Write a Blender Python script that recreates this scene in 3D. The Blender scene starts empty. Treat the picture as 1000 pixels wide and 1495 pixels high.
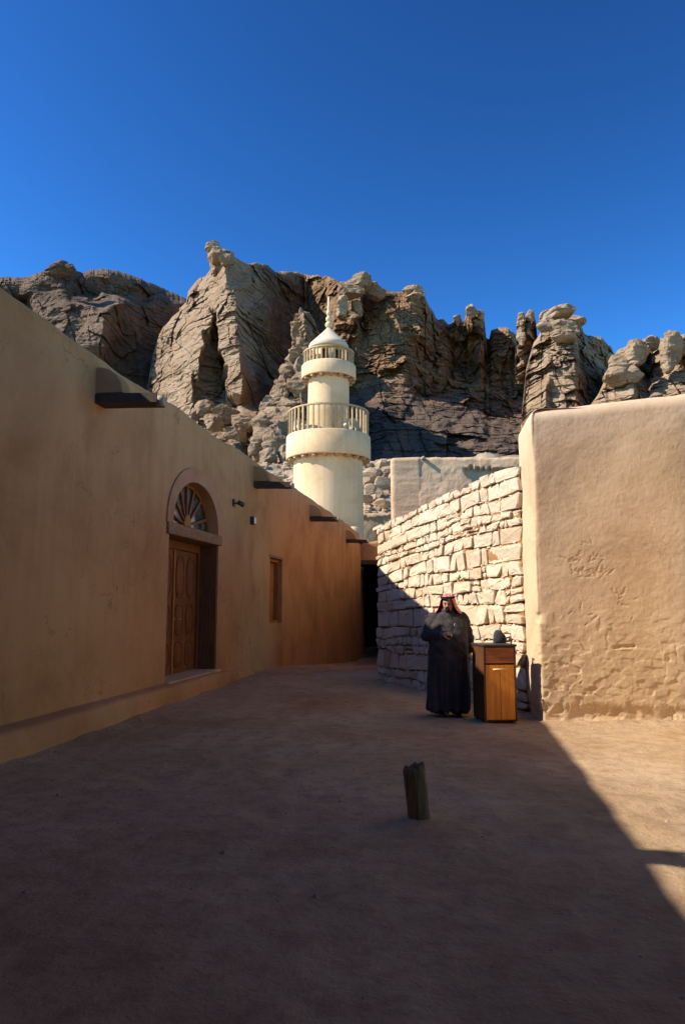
import bpy, bmesh, math, random
import numpy as np
from mathutils import Vector, Matrix

# ------------------------------------------------------------------ camera, sky, sun, exposure
sc = bpy.context.scene
COL = sc.collection
F_PX, CXP, CYP = 1056.0, 500.0, 747.5          # focal length and centre in photograph pixels (1000 x 1495)
PITCH = math.atan(135.5 / F_PX)
EYE = 1.6
cam = bpy.data.cameras.new('camera')
cam.sensor_fit = 'HORIZONTAL'
cam.sensor_width = 36.0
cam.lens = 36.0 * F_PX / 1000.0
cam.clip_start = 0.05
cam.clip_end = 3000
cam_o = bpy.data.objects.new('camera', cam)
cam_o.location = (0, 0, EYE)
cam_o.rotation_euler = (math.pi / 2 + PITCH, 0, 0)
COL.objects.link(cam_o)
sc.camera = cam_o

SUN_DIR = Vector((1.0, 0.19, -0.8)).normalized()   # the way the light travels
world = bpy.data.worlds.new('World')
sc.world = world
world.use_nodes = True
wn = world.node_tree
bgn = wn.nodes['Background']
sky = wn.nodes.new('ShaderNodeTexSky')
sky.sky_type = 'NISHITA'
sky.sun_disc = False
sky.sun_elevation = math.asin(-SUN_DIR.z)
sky.sun_rotation = math.atan2(-SUN_DIR.x, -SUN_DIR.y)
sky.air_density = 1.0
sky.dust_density = 0.1
sky.ozone_density = 4.0
gam = wn.nodes.new('ShaderNodeGamma')
gam.inputs['Gamma'].default_value = 1.9
wn.links.new(sky.outputs[0], gam.inputs['Color'])
tint = wn.nodes.new('ShaderNodeMix')
tint.data_type = 'RGBA'; tint.blend_type = 'MULTIPLY'; tint.inputs[0].default_value = 1.0
tint.inputs[7].default_value = (0.41, 0.71, 0.71, 1)      # deep polarised blue all round
wn.links.new(gam.outputs[0], tint.inputs[6])
wn.links.new(tint.outputs[2], bgn.inputs['Color'])
bgn.inputs['Strength'].default_value = 0.05

sun = bpy.data.lights.new('sun', 'SUN')
sun.energy = 5.0
sun.angle = math.radians(0.53)
sun.color = (1.0, 0.91, 0.79)
sun_o = bpy.data.objects.new('sun', sun)
sun_o.rotation_euler = SUN_DIR.to_track_quat('-Z', 'Y').to_euler()
sun_o.location = (-30, -6, 40)
COL.objects.link(sun_o)

sc.view_settings.view_transform = 'Standard'
sc.view_settings.look = 'None'
sc.view_settings.gamma = 1.0
sc.view_settings.use_curve_mapping = False
sc.view_settings.exposure = 0.75
sc.cycles.max_bounces = 8
sc.cycles.diffuse_bounces = 5

rnd = random.Random(7)

# ------------------------------------------------------------------ geometry of the view (for measuring real positions)
_c, _s = math.cos(PITCH), math.sin(PITCH)
def ray(px, py):
    u = (px - CXP) / F_PX; v = (CYP - py) / F_PX
    return u, _c - v * _s, _s + v * _c
def at(px, py, Y):
    u, y, z = ray(px, py)
    t = Y / y
    return Vector((u * t, Y, EYE + z * t))

# ------------------------------------------------------------------ numpy noise
def _h(ix, iy, seed):
    n = (ix.astype(np.int64) * 374761393 + iy.astype(np.int64) * 668265263 + seed * 974634777) & 0xFFFFFFFF
    n = ((n ^ (n >> 13)) * 1274126177) & 0xFFFFFFFF
    n = ((n ^ (n >> 16)) * 2246822519) & 0xFFFFFFFF
    return ((n ^ (n >> 15)) & 0xFFFFFF) / float(0xFFFFFF)
def vn(x, y, seed=0):
    x = np.asarray(x, float); y = np.asarray(y, float)
    ix, iy = np.floor(x), np.floor(y)
    fx, fy = x - ix, y - iy
    fx = fx * fx * (3 - 2 * fx); fy = fy * fy * (3 - 2 * fy)
    a = _h(ix, iy, seed); b = _h(ix + 1, iy, seed); c = _h(ix, iy + 1, seed); d = _h(ix + 1, iy + 1, seed)
    return (a + (b - a) * fx + (c - a) * fy + (a - b - c + d) * fx * fy) * 2 - 1
def fbm(x, y, seed=0, oc=4, gain=0.5):
    r = 0; a = 1; s = 0
    for o in range(oc):
        r = r + a * vn(x * 2 ** o, y * 2 ** o, seed + o * 17); s += a; a *= gain
    return r / s
def cells(x, y, seed=0):
    """nearest jittered cell: returns cell value, tilted-facet value, distance to edge"""
    x = np.asarray(x, float); y = np.asarray(y, float)
    ix, iy = np.floor(x), np.floor(y)
    d1 = np.full(x.shape, 9.0); d2 = np.full(x.shape, 9.0)
    val = np.zeros(x.shape); tilt = np.zeros(x.shape)
    for oy in (-1, 0, 1):
        for ox in (-1, 0, 1):
            cx, cy = ix + ox, iy + oy
            px = cx + _h(cx, cy, seed) - x; py = cy + _h(cx, cy, seed + 1) - y
            d = np.sqrt(px * px + py * py)
            nv = _h(cx, cy, seed + 2) * 2 - 1
            nt = nv + (_h(cx, cy, seed + 3) * 2 - 1) * 1.6 * px + (_h(cx, cy, seed + 4) * 2 - 1) * 1.2 * py
            m = d < d1
            d2 = np.where(m, d1, np.minimum(d2, d))
            val = np.where(m, nv, val); tilt = np.where(m, nt, tilt)
            d1 = np.where(m, d, d1)
    return val, tilt, d2 - d1
def sstep(a, b, x):
    t = np.clip((x - a) / (b - a), 0, 1)
    return t * t * (3 - 2 * t)

# ------------------------------------------------------------------ objects
def tag(o, label=None, cat=None, group=None, kind=None):
    if label: o['label'] = label
    if cat: o['category'] = cat
    if group: o['group'] = group
    if kind: o['kind'] = kind
    return o
ORG = {}
def empty(name, loc, label, cat, group=None):
    o = bpy.data.objects.new(name, None)
    o.empty_display_size = 0.2
    o.location = loc
    COL.objects.link(o)
    ORG[o.name] = Vector(loc)
    return tag(o, label, cat, group)
def link_mesh(name, me, parent=None, mat=None):
    o = bpy.data.objects.new(name, me)
    COL.objects.link(o)
    if parent is not None: o.parent = parent
    ORG[o.name] = ORG[parent.name] if parent is not None else Vector((0, 0, 0))
    if mat is not None:
        me.materials.clear(); me.materials.append(mat)
    return o
class MB:
    def __init__(self): self.v = []; self.f = []; self.sm = []
    def add(self, vs, fs, smooth=False):
        b = len(self.v)
        self.v += [tuple(p) for p in vs]
        self.f += [tuple(i + b for i in f) for f in fs]
        self.sm += [smooth] * len(fs)
        return self
    def box(self, x0, x1, y0, y1, z0, z1, M=None):
        vs = [(x, y, z) for z in (z0, z1) for y in (y0, y1) for x in (x0, x1)]
        if M is not None: vs = [M @ Vector(p) for p in vs]
        return self.add(vs, [(0, 2, 3, 1), (4, 5, 7, 6), (0, 1, 5, 4), (1, 3, 7, 5), (3, 2, 6, 7), (2, 0, 4, 6)])
    def lathe(self, prof, n=48, c=(0, 0, 0), M=None, smooth=True, a0=0, a1=2 * math.pi):
        full = abs(a1 - a0 - 2 * math.pi) < 1e-6
        m = n if full else n + 1
        vs = []
        for r, z in prof:
            for i in range(m):
                a = a0 + (a1 - a0) * i / n
                p = Vector((c[0] + r * math.cos(a), c[1] + r * math.sin(a), c[2] + z))
                vs.append(M @ p if M is not None else p)
        fs = []
        for k in range(len(prof) - 1):
            for i in range(n):
                j = (i + 1) % m
                fs.append((k * m + i, k * m + j, (k + 1) * m + j, (k + 1) * m + i))
        return self.add(vs, fs, smooth)
    def tube(self, p, q, r0, r1=None, n=10, caps=True, smooth=True):
        p, q = Vector(p), Vector(q)
        r1 = r0 if r1 is None else r1
        d = (q - p).normalized()
        a = d.orthogonal().normalized(); b = d.cross(a)
        vs = []
        for c, r in ((p, r0), (q, r1)):
            for i in range(n):
                t = 2 * math.pi * i / n
                vs.append(c + a * math.cos(t) * r + b * math.sin(t) * r)
        fs = [(i, (i + 1) % n, n + (i + 1) % n, n + i) for i in range(n)]
        self.add(vs, fs, smooth)
        if caps:
            self.add(vs[:n], [tuple(range(n))[::-1]]); self.add(vs[n:], [tuple(range(n))])
        return self
    def path(self, pts, rs, n=10, smooth=True):
        pts = [Vector(p) for p in pts]
        vs = []
        up = None
        for k, p in enumerate(pts):
            d = (pts[min(k + 1, len(pts) - 1)] - pts[max(k - 1, 0)]).normalized()
            if up is None: up = d.orthogonal().normalized()
            a = (up - d * up.dot(d)).normalized(); b = d.cross(a); up = a
            r = rs[k] if hasattr(rs, '__len__') else rs
            for i in range(n):
                t = 2 * math.pi * i / n
                vs.append(p + a * math.cos(t) * r + b * math.sin(t) * r)
        fs = []
        for k in range(len(pts) - 1):
            for i in range(n):
                j = (i + 1) % n
                fs.append((k * n + i, k * n + j, (k + 1) * n + j, (k + 1) * n + i))
        fs.append(tuple(range(n))[::-1]); fs.append(tuple(range((len(pts) - 1) * n, len(pts) * n)))
        return self.add(vs, fs, smooth)
    def ell(self, c, r, nu=16, nv=10, M=None):
        c = Vector(c); vs = []; fs = []
        for k in range(nv + 1):
            t = math.pi * k / nv
            for i in range(nu):
                a = 2 * math.pi * i / nu
                p = Vector((r[0] * math.sin(t) * math.cos(a), r[1] * math.sin(t) * math.sin(a), r[2] * math.cos(t)))
                if M is not None: p = M @ p
                vs.append(c + p)
        for k in range(nv):
            for i in range(nu):
                j = (i + 1) % nu
                fs.append((k * nu + i, (k + 1) * nu + i, (k + 1) * nu + j, k * nu + j))
        return self.add(vs, fs, True)
    def mesh(self, name, org=Vector((0, 0, 0)), weld=False):
        me = bpy.data.meshes.new(name)
        me.from_pydata([(p[0] - org[0], p[1] - org[1], p[2] - org[2]) for p in self.v], [], self.f)
        me.polygons.foreach_set('use_smooth', self.sm)
        if weld:
            bm = bmesh.new(); bm.from_mesh(me)
            bmesh.ops.remove_doubles(bm, verts=bm.verts, dist=1e-5)
            bmesh.ops.recalc_face_normals(bm, faces=bm.faces)
            bm.to_mesh(me); bm.free()
        me.update()
        return me
    def build(self, name, mat, parent=None, weld=True):
        org = ORG[parent.name] if parent is not None else Vector((0, 0, 0))
        return link_mesh(name, self.mesh(name, org, weld), parent, mat)
def bevel(o, w, seg=2, ang=40):
    bm = bmesh.new(); bm.from_mesh(o.data)
    es = [e for e in bm.edges if len(e.link_faces) == 2 and e.calc_face_angle(0) > math.radians(ang)]
    bmesh.ops.bevel(bm, geom=es, offset=w, segments=seg, affect='EDGES', profile=0.6)
    bm.to_mesh(o.data); bm.free()
    return o
def grid_mesh(name, P, mat, parent=None, smooth=True, flip=False, closed=False):
    """P: (rows, cols, 3) array -> one mesh"""
    n, m = P.shape[:2]
    org = np.array(ORG[parent.name]) if parent is not None else np.zeros(3)
    co = (P - org).reshape(-1, 3)
    idx = np.arange(n * m).reshape(n, m)
    if closed: idx = np.concatenate([idx, idx[:, :1]], 1)
    a, b, c, d = idx[:-1, :-1], idx[:-1, 1:], idx[1:, 1:], idx[1:, :-1]
    q = np.stack([a, d, c, b] if flip else [a, b, c, d], -1).reshape(-1, 4)
    me = bpy.data.meshes.new(name)
    me.vertices.add(len(co)); me.vertices.foreach_set('co', co.ravel())
    me.loops.add(q.size); me.loops.foreach_set('vertex_index', q.ravel().astype(np.int32))
    me.polygons.add(len(q)); me.polygons.foreach_set('loop_start', np.arange(0, q.size, 4, dtype=np.int32))
    me.polygons.foreach_set('use_smooth', np.full(len(q), smooth))
    me.update(calc_edges=True)
    return link_mesh(name, me, parent, mat)
def evaluated(o):
    dg = bpy.context.evaluated_depsgraph_get()
    dg.update()
    me = bpy.data.meshes.new_from_object(o.evaluated_get(dg))
    o.modifiers.clear()
    o.data = me
    return o

# ------------------------------------------------------------------ materials
class NT:
    def __init__(self, name, rough=0.95, spec=0.1):
        self.m = bpy.data.materials.new(name); self.m.use_nodes = True
        self.t = self.m.node_tree
        self.b = self.t.nodes['Principled BSDF']
        self.b.inputs['Roughness'].default_value = rough
        self.b.inputs['Specular IOR Level'].default_value = spec
        self.geo = self.t.nodes.new('ShaderNodeNewGeometry')
        self.pos = self.geo.outputs['Position']
    def n(self, t, **k):
        x = self.t.nodes.new(t)
        for a, b in k.items(): setattr(x, a, b)
        return x
    def l(self, a, b): self.t.links.new(a, b)
    def objco(self):
        self.pos = self.n('ShaderNodeTexCoord').outputs['Object']; return self
    def scaled(self, s):
        v = self.n('ShaderNodeVectorMath', operation='MULTIPLY')
        self.l(self.pos, v.inputs[0]); v.inputs[1].default_value = s
        return v.outputs[0]
    def noise(self, s=(1, 1, 1), scale=1.0, detail=6, rough=0.6, dist=0.0):
        x = self.n('ShaderNodeTexNoise')
        x.inputs['Scale'].default_value = scale; x.inputs['Detail'].default_value = detail
        x.inputs['Roughness'].default_value = rough; x.inputs['Distortion'].default_value = dist
        self.l(self.scaled(s), x.inputs['Vector'])
        return x.outputs['Fac']
    def voro(self, s=(1, 1, 1), scale=1.0, feat='F1', out='Distance'):
        x = self.n('ShaderNodeTexVoronoi', feature=feat)
        x.inputs['Scale'].default_value = scale
        self.l(self.scaled(s), x.inputs['Vector'])
        return x.outputs[out]
    def ramp(self, fac, stops):
        r = self.n('ShaderNodeValToRGB')
        e = r.color_ramp.elements
        while len(e) < len(stops): e.new(0.5)
        for el, (p, c) in zip(e, stops):
            el.position = p
            el.color = (c, c, c, 1) if isinstance(c, (int, float)) else (*c, 1)
        self.l(fac, r.inputs[0])
        return r.outputs[0]
    def mix(self, fac, a, b, mode='MIX'):
        x = self.n('ShaderNodeMix', data_type='RGBA', blend_type=mode)
        for i, v in ((0, fac), (6, a), (7, b)):
            if hasattr(v, 'type') and hasattr(v, 'is_linked'): self.l(v, x.inputs[i])
            elif i == 0: x.inputs[0].default_value = v
            else: x.inputs[i].default_value = (*v, 1)
        return x.outputs[2]
    def math(self, op, a, b=0.0):
        x = self.n('ShaderNodeMath', operation=op)
        for i, v in ((0, a), (1, b)):
            if hasattr(v, 'is_linked'): self.l(v, x.inputs[i])
            else: x.inputs[i].default_value = v
        return x.outputs[0]
    def color(self, c):
        if hasattr(c, 'is_linked'): self.l(c, self.b.inputs['Base Color'])
        else: self.b.inputs['Base Color'].default_value = (*c, 1)
        return self
    def bump(self, h, strength=0.5, dist=0.02, prev=None):
        x = self.n('ShaderNodeBump')
        x.inputs['Strength'].default_value = strength; x.inputs['Distance'].default_value = dist
        self.l(h, x.inputs['Height'])
        if prev is not None: self.l(prev, x.inputs['Normal'])
        self.l(x.outputs[0], self.b.inputs['Normal'])
        return x.outputs[0]

def mud(name, base, dark, light, patch=0.7, grain=60.0, bumpd=0.012, streak=0.25, fine=0.004, cracks=0.5):
    t = NT(name)
    big = t.ramp(t.noise(scale=patch, detail=5, rough=0.65, dist=0.4), [(0.32, dark), (0.52, base), (0.72, light)])
    st = t.noise((5, 5, 0.35), scale=1.0, detail=4, rough=0.6)
    c = t.mix(t.math('MULTIPLY', t.ramp(st, [(0.45, 0.0), (0.75, 1.0)]), streak), big, dark)
    sp = t.noise(scale=grain, detail=3, rough=0.7)
    c = t.mix(t.math('MULTIPLY', t.ramp(sp, [(0.55, 0.0), (0.75, 1.0)]), 0.35), c, light)
    c = t.mix(t.math('MULTIPLY', t.ramp(sp, [(0.25, 1.0), (0.42, 0.0)]), 0.4), c, dark)
    pv = t.voro((0.55, 0.55, 0.8), scale=1.0, feat='SMOOTH_F1', out='Color')
    sxp = t.n('ShaderNodeSeparateColor'); t.l(pv, sxp.inputs[0])
    c = t.mix(t.math('MULTIPLY', t.ramp(sxp.outputs[0], [(0.55, 0.0), (0.75, 1.0)]), 0.3), c, light)      # repair patches
    wv = t.n('ShaderNodeVectorMath', operation='ADD'); nn = t.n('ShaderNodeTexNoise'); nn.inputs['Scale'].default_value = 2.5; nn.inputs['Detail'].default_value = 5
    t.l(t.pos, nn.inputs['Vector']); t.l(t.pos, wv.inputs[0]); t.l(nn.outputs['Color'], wv.inputs[1])
    ve = t.n('ShaderNodeTexVoronoi', feature='DISTANCE_TO_EDGE'); ve.inputs['Scale'].default_value = 0.9; t.l(wv.outputs[0], ve.inputs['Vector'])
    crk = t.math('MULTIPLY', t.ramp(ve.outputs['Distance'], [(0.0, 1.0), (0.012, 0.0)]), t.ramp(t.noise(scale=1.1, detail=3), [(0.52, 0.0), (0.62, 1.0)]))
    c = t.mix(t.math('MULTIPLY', crk, cracks), c, tuple(k * 0.45 for k in dark))
    wear = t.noise(scale=4.5, detail=7, rough=0.75)
    c = t.mix(t.math('MULTIPLY', t.ramp(wear, [(0.60, 0.0), (0.68, 1.0)]), 0.35), c, tuple(k * 0.8 for k in dark))
    t.color(c)
    b0 = t.bump(t.math('MULTIPLY', crk, -1.0), cracks * 0.6, 0.006)
    b1 = t.bump(t.noise(scale=9, detail=8, rough=0.62), 0.55, bumpd, b0)
    b2 = t.bump(t.noise((1, 1, 1), scale=grain * 0.8, detail=4, rough=0.7), 0.6, fine, b1)
    straw = t.voro((1, 1, 0.35), scale=38)
    t.bump(straw, 0.25, fine, b2)
    return t.m
def wood(name, base, dark, scale=(40, 40, 2.2), rough=0.7, spec=0.25):
    t = NT(name, rough, spec).objco()
    g = t.noise(scale, scale=1.0, detail=6, rough=0.65, dist=0.8)
    c = t.ramp(g, [(0.3, dark), (0.62, base)])
    big = t.noise(scale=3.0, detail=3)
    c = t.mix(t.math('MULTIPLY', t.ramp(big, [(0.4, 0.0), (0.7, 1.0)]), 0.45), c, dark)
    t.color(c)
    t.bump(g, 0.4, 0.004)
    return t.m
def plain(name, col, rough=0.6, spec=0.3, metal=0.0, var=0.15, sc_=25.0):
    t = NT(name, rough, spec)
    n = t.noise(scale=sc_, detail=5)
    d = tuple(max(0, k * (1 - var * 2)) for k in col); l = tuple(min(1, k * (1 + var)) for k in col)
    t.color(t.ramp(n, [(0.3, d), (0.7, l)]))
    t.b.inputs['Metallic'].default_value = metal
    t.bump(n, 0.15, 0.003)
    return t.m

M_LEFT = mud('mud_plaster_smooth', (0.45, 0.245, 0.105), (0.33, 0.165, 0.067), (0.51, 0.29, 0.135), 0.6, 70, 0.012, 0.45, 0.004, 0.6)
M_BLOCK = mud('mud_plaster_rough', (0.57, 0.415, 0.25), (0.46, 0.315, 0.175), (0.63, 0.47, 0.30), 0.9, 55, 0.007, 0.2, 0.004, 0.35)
M_REAR = mud('mud_plaster_coarse', (0.54, 0.365, 0.215), (0.44, 0.28, 0.155), (0.60, 0.42, 0.26), 1.1, 30, 0.02, 0.12, 0.012)
M_FAR = mud('mud_plaster_far', (0.43, 0.30, 0.185), (0.34, 0.23, 0.135), (0.50, 0.37, 0.24), 0.8, 30, 0.02, 0.25, 0.01)
M_ARCH = mud('mud_plaster_pink', (0.43, 0.215, 0.115), (0.35, 0.165, 0.085), (0.47, 0.25, 0.14), 1.5, 70, 0.006, 0.2, 0.003)
M_MINARET = mud('lime_plaster_cream', (0.67, 0.485, 0.28), (0.54, 0.36, 0.19), (0.71, 0.535, 0.33), 0.5, 18, 0.015, 0.5, 0.008, 0.4)
M_CONE = mud('lime_plaster_pale', (0.63, 0.51, 0.36), (0.53, 0.42, 0.29), (0.68, 0.57, 0.42), 0.6, 25, 0.006, 0.2, 0.003)
M_MORTAR = mud('mud_mortar', (0.30, 0.16, 0.062), (0.21, 0.105, 0.04), (0.38, 0.22, 0.10), 2.0, 40, 0.02, 0.0, 0.008)
M_RAILING = plain('painted_railing', (0.42, 0.30, 0.15), 0.6, 0.3, 0, 0.15, 8)
M_DARKWOOD = wood('dark_beam_wood', (0.085, 0.05, 0.028), (0.03, 0.017, 0.01))
M_PALEWOOD = wood('bleached_beam_end', (0.42, 0.34, 0.24), (0.25, 0.19, 0.12), (30, 30, 30))
M_DOOR = wood('door_wood', (0.29, 0.10, 0.03), (0.10, 0.034, 0.012))
M_LINTEL = wood('lintel_wood', (0.30, 0.165, 0.075), (0.15, 0.075, 0.033), (4, 4, 40))
M_JAMB = wood('jamb_wood', (0.17, 0.085, 0.04), (0.075, 0.035, 0.017))
M_SHUTTER = wood('shutter_wood', (0.48, 0.20, 0.04), (0.19, 0.07, 0.017))
M_CABINET = wood('cabinet_wood', (0.78, 0.29, 0.03), (0.50, 0.155, 0.015), (30, 30, 1.6), 0.45, 0.4)
M_CABINET_DARK = wood('cabinet_dark_wood', (0.40, 0.11, 0.025), (0.18, 0.05, 0.012), (3, 30, 40), 0.45, 0.4)
M_CABINET_EDGE = wood('cabinet_edge_wood', (0.13, 0.05, 0.018), (0.05, 0.02, 0.008), (30, 30, 2), 0.5, 0.4)
M_STUMP = wood('weathered_post_wood', (0.22, 0.14, 0.075), (0.06, 0.04, 0.024), (30, 30, 2.5), 0.9, 0.1)
M_BRASS = plain('brass', (0.65, 0.47, 0.2), 0.35, 0.5, 1.0, 0.1)
M_BLACKMETAL = plain('dark_metal', (0.05, 0.045, 0.04), 0.5, 0.4, 0.3, 0.2)
M_GREYPLASTIC = plain('pale_enamel', (0.62, 0.58, 0.5), 0.5, 0.4, 0, 0.1)
M_PEBBLE = plain('pebble_stone', (0.38, 0.28, 0.19), 0.9, 0.1, 0, 0.25, 12)
M_BAG = plain('grey_black_fabric', (0.045, 0.045, 0.05), 0.85, 0.15, 0, 0.25, 40)
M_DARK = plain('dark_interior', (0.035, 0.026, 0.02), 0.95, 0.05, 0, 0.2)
M_PLASTER_IN = plain('mud_interior', (0.20, 0.13, 0.075), 0.95, 0.05, 0, 0.2)

def m_stone():
    t = NT('pale_limestone', 0.93, 0.12)
    oi = t.n('ShaderNodeObjectInfo')
    tone = t.ramp(oi.outputs['Random'], [(0.0, (0.56, 0.46, 0.32)), (0.3, (0.63, 0.54, 0.40)), (0.5, (0.50, 0.40, 0.275)), (0.7, (0.60, 0.50, 0.36)), (0.85, (0.46, 0.345, 0.22)), (1.0, (0.65, 0.57, 0.43))])
    n = t.noise(scale=14, detail=8, rough=0.65)
    c = t.mix(t.math('MULTIPLY', t.ramp(n, [(0.4, 0.0), (0.7, 1.0)]), 0.6), tone, (0.45, 0.325, 0.20))
    c = t.mix(t.math('MULTIPLY', t.ramp(t.noise(scale=3.0, detail=5, rough=0.7), [(0.5, 0.0), (0.68, 1.0)]), 0.4), c, (0.50, 0.365, 0.24))
    t.color(c)
    vv = t.voro((1, 1, 1), scale=9, feat='F1')
    b = t.bump(n, 0.7, 0.022)
    b = t.bump(vv, 0.35, 0.02, b)
    t.bump(t.noise(scale=70, detail=4, rough=0.7), 0.5, 0.004, b)
    return t.m
M_STONE = m_stone()

def m_rock(name, cols, scale=1.0, varnish=0.75):
    t = NT(name, 0.95, 0.08)
    n1 = t.noise((0.06, 0.06, 0.22), scale=scale, detail=8, rough=0.65, dist=0.6)
    c = t.ramp(n1, [(0.30, cols[0]), (0.45, cols[1]), (0.58, cols[2]), (0.75, cols[3])])
    n2 = t.noise((0.5, 0.5, 0.10), scale=scale, detail=6, rough=0.7)          # streaks of desert varnish running down
    n3 = t.noise((0.035, 0.035, 0.03), scale=scale, detail=4)
    v = t.math('MULTIPLY', t.ramp(n2, [(0.42, 0.0), (0.62, 1.0)]), t.ramp(n3, [(0.42, 0.15), (0.6, 1.0)]))
    c = t.mix(t.math('MULTIPLY', v, varnish), c, cols[4])
    n4 = t.noise((0.25, 0.25, 1.6), scale=scale, detail=7, rough=0.7, dist=0.5)  # bedding
    c = t.mix(t.math('MULTIPLY', t.ramp(n4, [(0.50, 0.0), (0.66, 1.0)]), 0.4), c, cols[4])
    c = t.mix(t.math('MULTIPLY', t.ramp(n4, [(0.30, 1.0), (0.44, 0.0)]), 0.35), c, cols[3])
    t.color(c)
    b = t.bump(t.noise((0.9, 0.9, 2.6), scale=scale, detail=9, rough=0.72), 0.9, 0.5 / scale ** 1.5)
    t.bump(t.voro((0.8, 0.8, 1.5), scale=scale * 1.3), 0.5, 0.35 / scale ** 1.5, b)
    return t.m
M_ROCK_PALE = m_rock('sandstone_pale', [(0.213, 0.131, 0.077), (0.295, 0.196, 0.119), (0.353, 0.246, 0.158), (0.394, 0.281, 0.178), (0.164, 0.104, 0.066)], 1.0, 0.5)
M_ROCK_BROWN = m_rock('sandstone_brown', [(0.15, 0.095, 0.06), (0.21, 0.135, 0.085), (0.27, 0.185, 0.12), (0.36, 0.26, 0.17), (0.075, 0.052, 0.042)], 1.0, 0.8)
M_ROCK_DARK = m_rock('sandstone_varnished', [(0.097, 0.066, 0.046), (0.155, 0.108, 0.077), (0.204, 0.140, 0.096), (0.291, 0.189, 0.112), (0.060, 0.042, 0.032)], 1.0, 0.8)
M_ROCK_BUTTE = m_rock('sandstone_tan', [(0.24, 0.155, 0.09), (0.34, 0.235, 0.145), (0.40, 0.29, 0.19), (0.46, 0.345, 0.23), (0.16, 0.10, 0.065)], 1.0, 0.4)
def m_bluff():
    m = m_rock('sandstone_bluff', [(0.221, 0.139, 0.084), (0.312, 0.212, 0.133), (0.361, 0.258, 0.171), (0.402, 0.293, 0.193), (0.172, 0.112, 0.073)], 1.0, 0.45)
    nt = m.node_tree; b = nt.nodes['Principled BSDF']
    src = b.inputs['Base Color'].links[0].from_socket
    t = NT.__new__(NT); t.m = m; t.t = nt; t.b = b; t.pos = [n for n in nt.nodes if n.type == 'NEW_GEOMETRY'][0].outputs['Position']
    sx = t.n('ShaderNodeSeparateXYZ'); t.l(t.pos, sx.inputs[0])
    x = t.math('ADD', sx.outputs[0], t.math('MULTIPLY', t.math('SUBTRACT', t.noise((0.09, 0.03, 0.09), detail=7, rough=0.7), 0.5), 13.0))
    k = t.ramp(t.math('ADD', t.math('MULTIPLY', x, 0.05), 1.0), [(0.14, 0.0), (0.24, 1.0)])     # east side of the bluff: varnish, with its shade darkened into the colour
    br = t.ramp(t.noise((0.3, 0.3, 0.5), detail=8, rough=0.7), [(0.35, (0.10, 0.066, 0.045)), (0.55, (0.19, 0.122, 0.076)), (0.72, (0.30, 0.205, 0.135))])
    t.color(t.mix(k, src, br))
    return m
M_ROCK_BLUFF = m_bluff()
def m_wallrock():
    m = m_rock('sandstone_cliff_wall', [(0.175, 0.101, 0.054), (0.262, 0.158, 0.088), (0.339, 0.211, 0.120), (0.446, 0.297, 0.168), (0.097, 0.059, 0.038)], 1.0, 0.8)
    nt = m.node_tree; b = nt.nodes['Principled BSDF']
    src = b.inputs['Base Color'].links[0].from_socket
    t = NT.__new__(NT); t.m = m; t.t = nt; t.b = b; t.pos = [n for n in nt.nodes if n.type == 'NEW_GEOMETRY'][0].outputs['Position']
    sx = t.n('ShaderNodeSeparateXYZ'); t.l(t.pos, sx.inputs[0])
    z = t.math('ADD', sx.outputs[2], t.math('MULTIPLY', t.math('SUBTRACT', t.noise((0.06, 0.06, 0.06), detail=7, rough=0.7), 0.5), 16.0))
    k = t.ramp(t.math('MULTIPLY', z, 0.01), [(0.36, 1.0), (0.46, 0.0)])                       # scree colour, darker towards the foot
    br = t.ramp(t.noise((0.35, 0.35, 1.3), detail=8, rough=0.75), [(0.35, (0.085, 0.062, 0.047)), (0.56, (0.14, 0.10, 0.075)), (0.72, (0.24, 0.175, 0.125))])
    st = t.noise((0.55, 0.55, 0.06), detail=6, rough=0.7)                                     # rust and pale streaks
    src = t.mix(t.math('MULTIPLY', t.ramp(st, [(0.55, 0.0), (0.68, 1.0)]), 0.55), src, (0.30, 0.165, 0.085))
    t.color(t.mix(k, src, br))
    return m
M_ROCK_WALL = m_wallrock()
M_BOULDER = m_rock('boulder_sandstone', [(0.28, 0.19, 0.115), (0.37, 0.26, 0.165), (0.43, 0.31, 0.205), (0.48, 0.355, 0.245), (0.24, 0.16, 0.10)], 4.0, 0.35)

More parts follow.
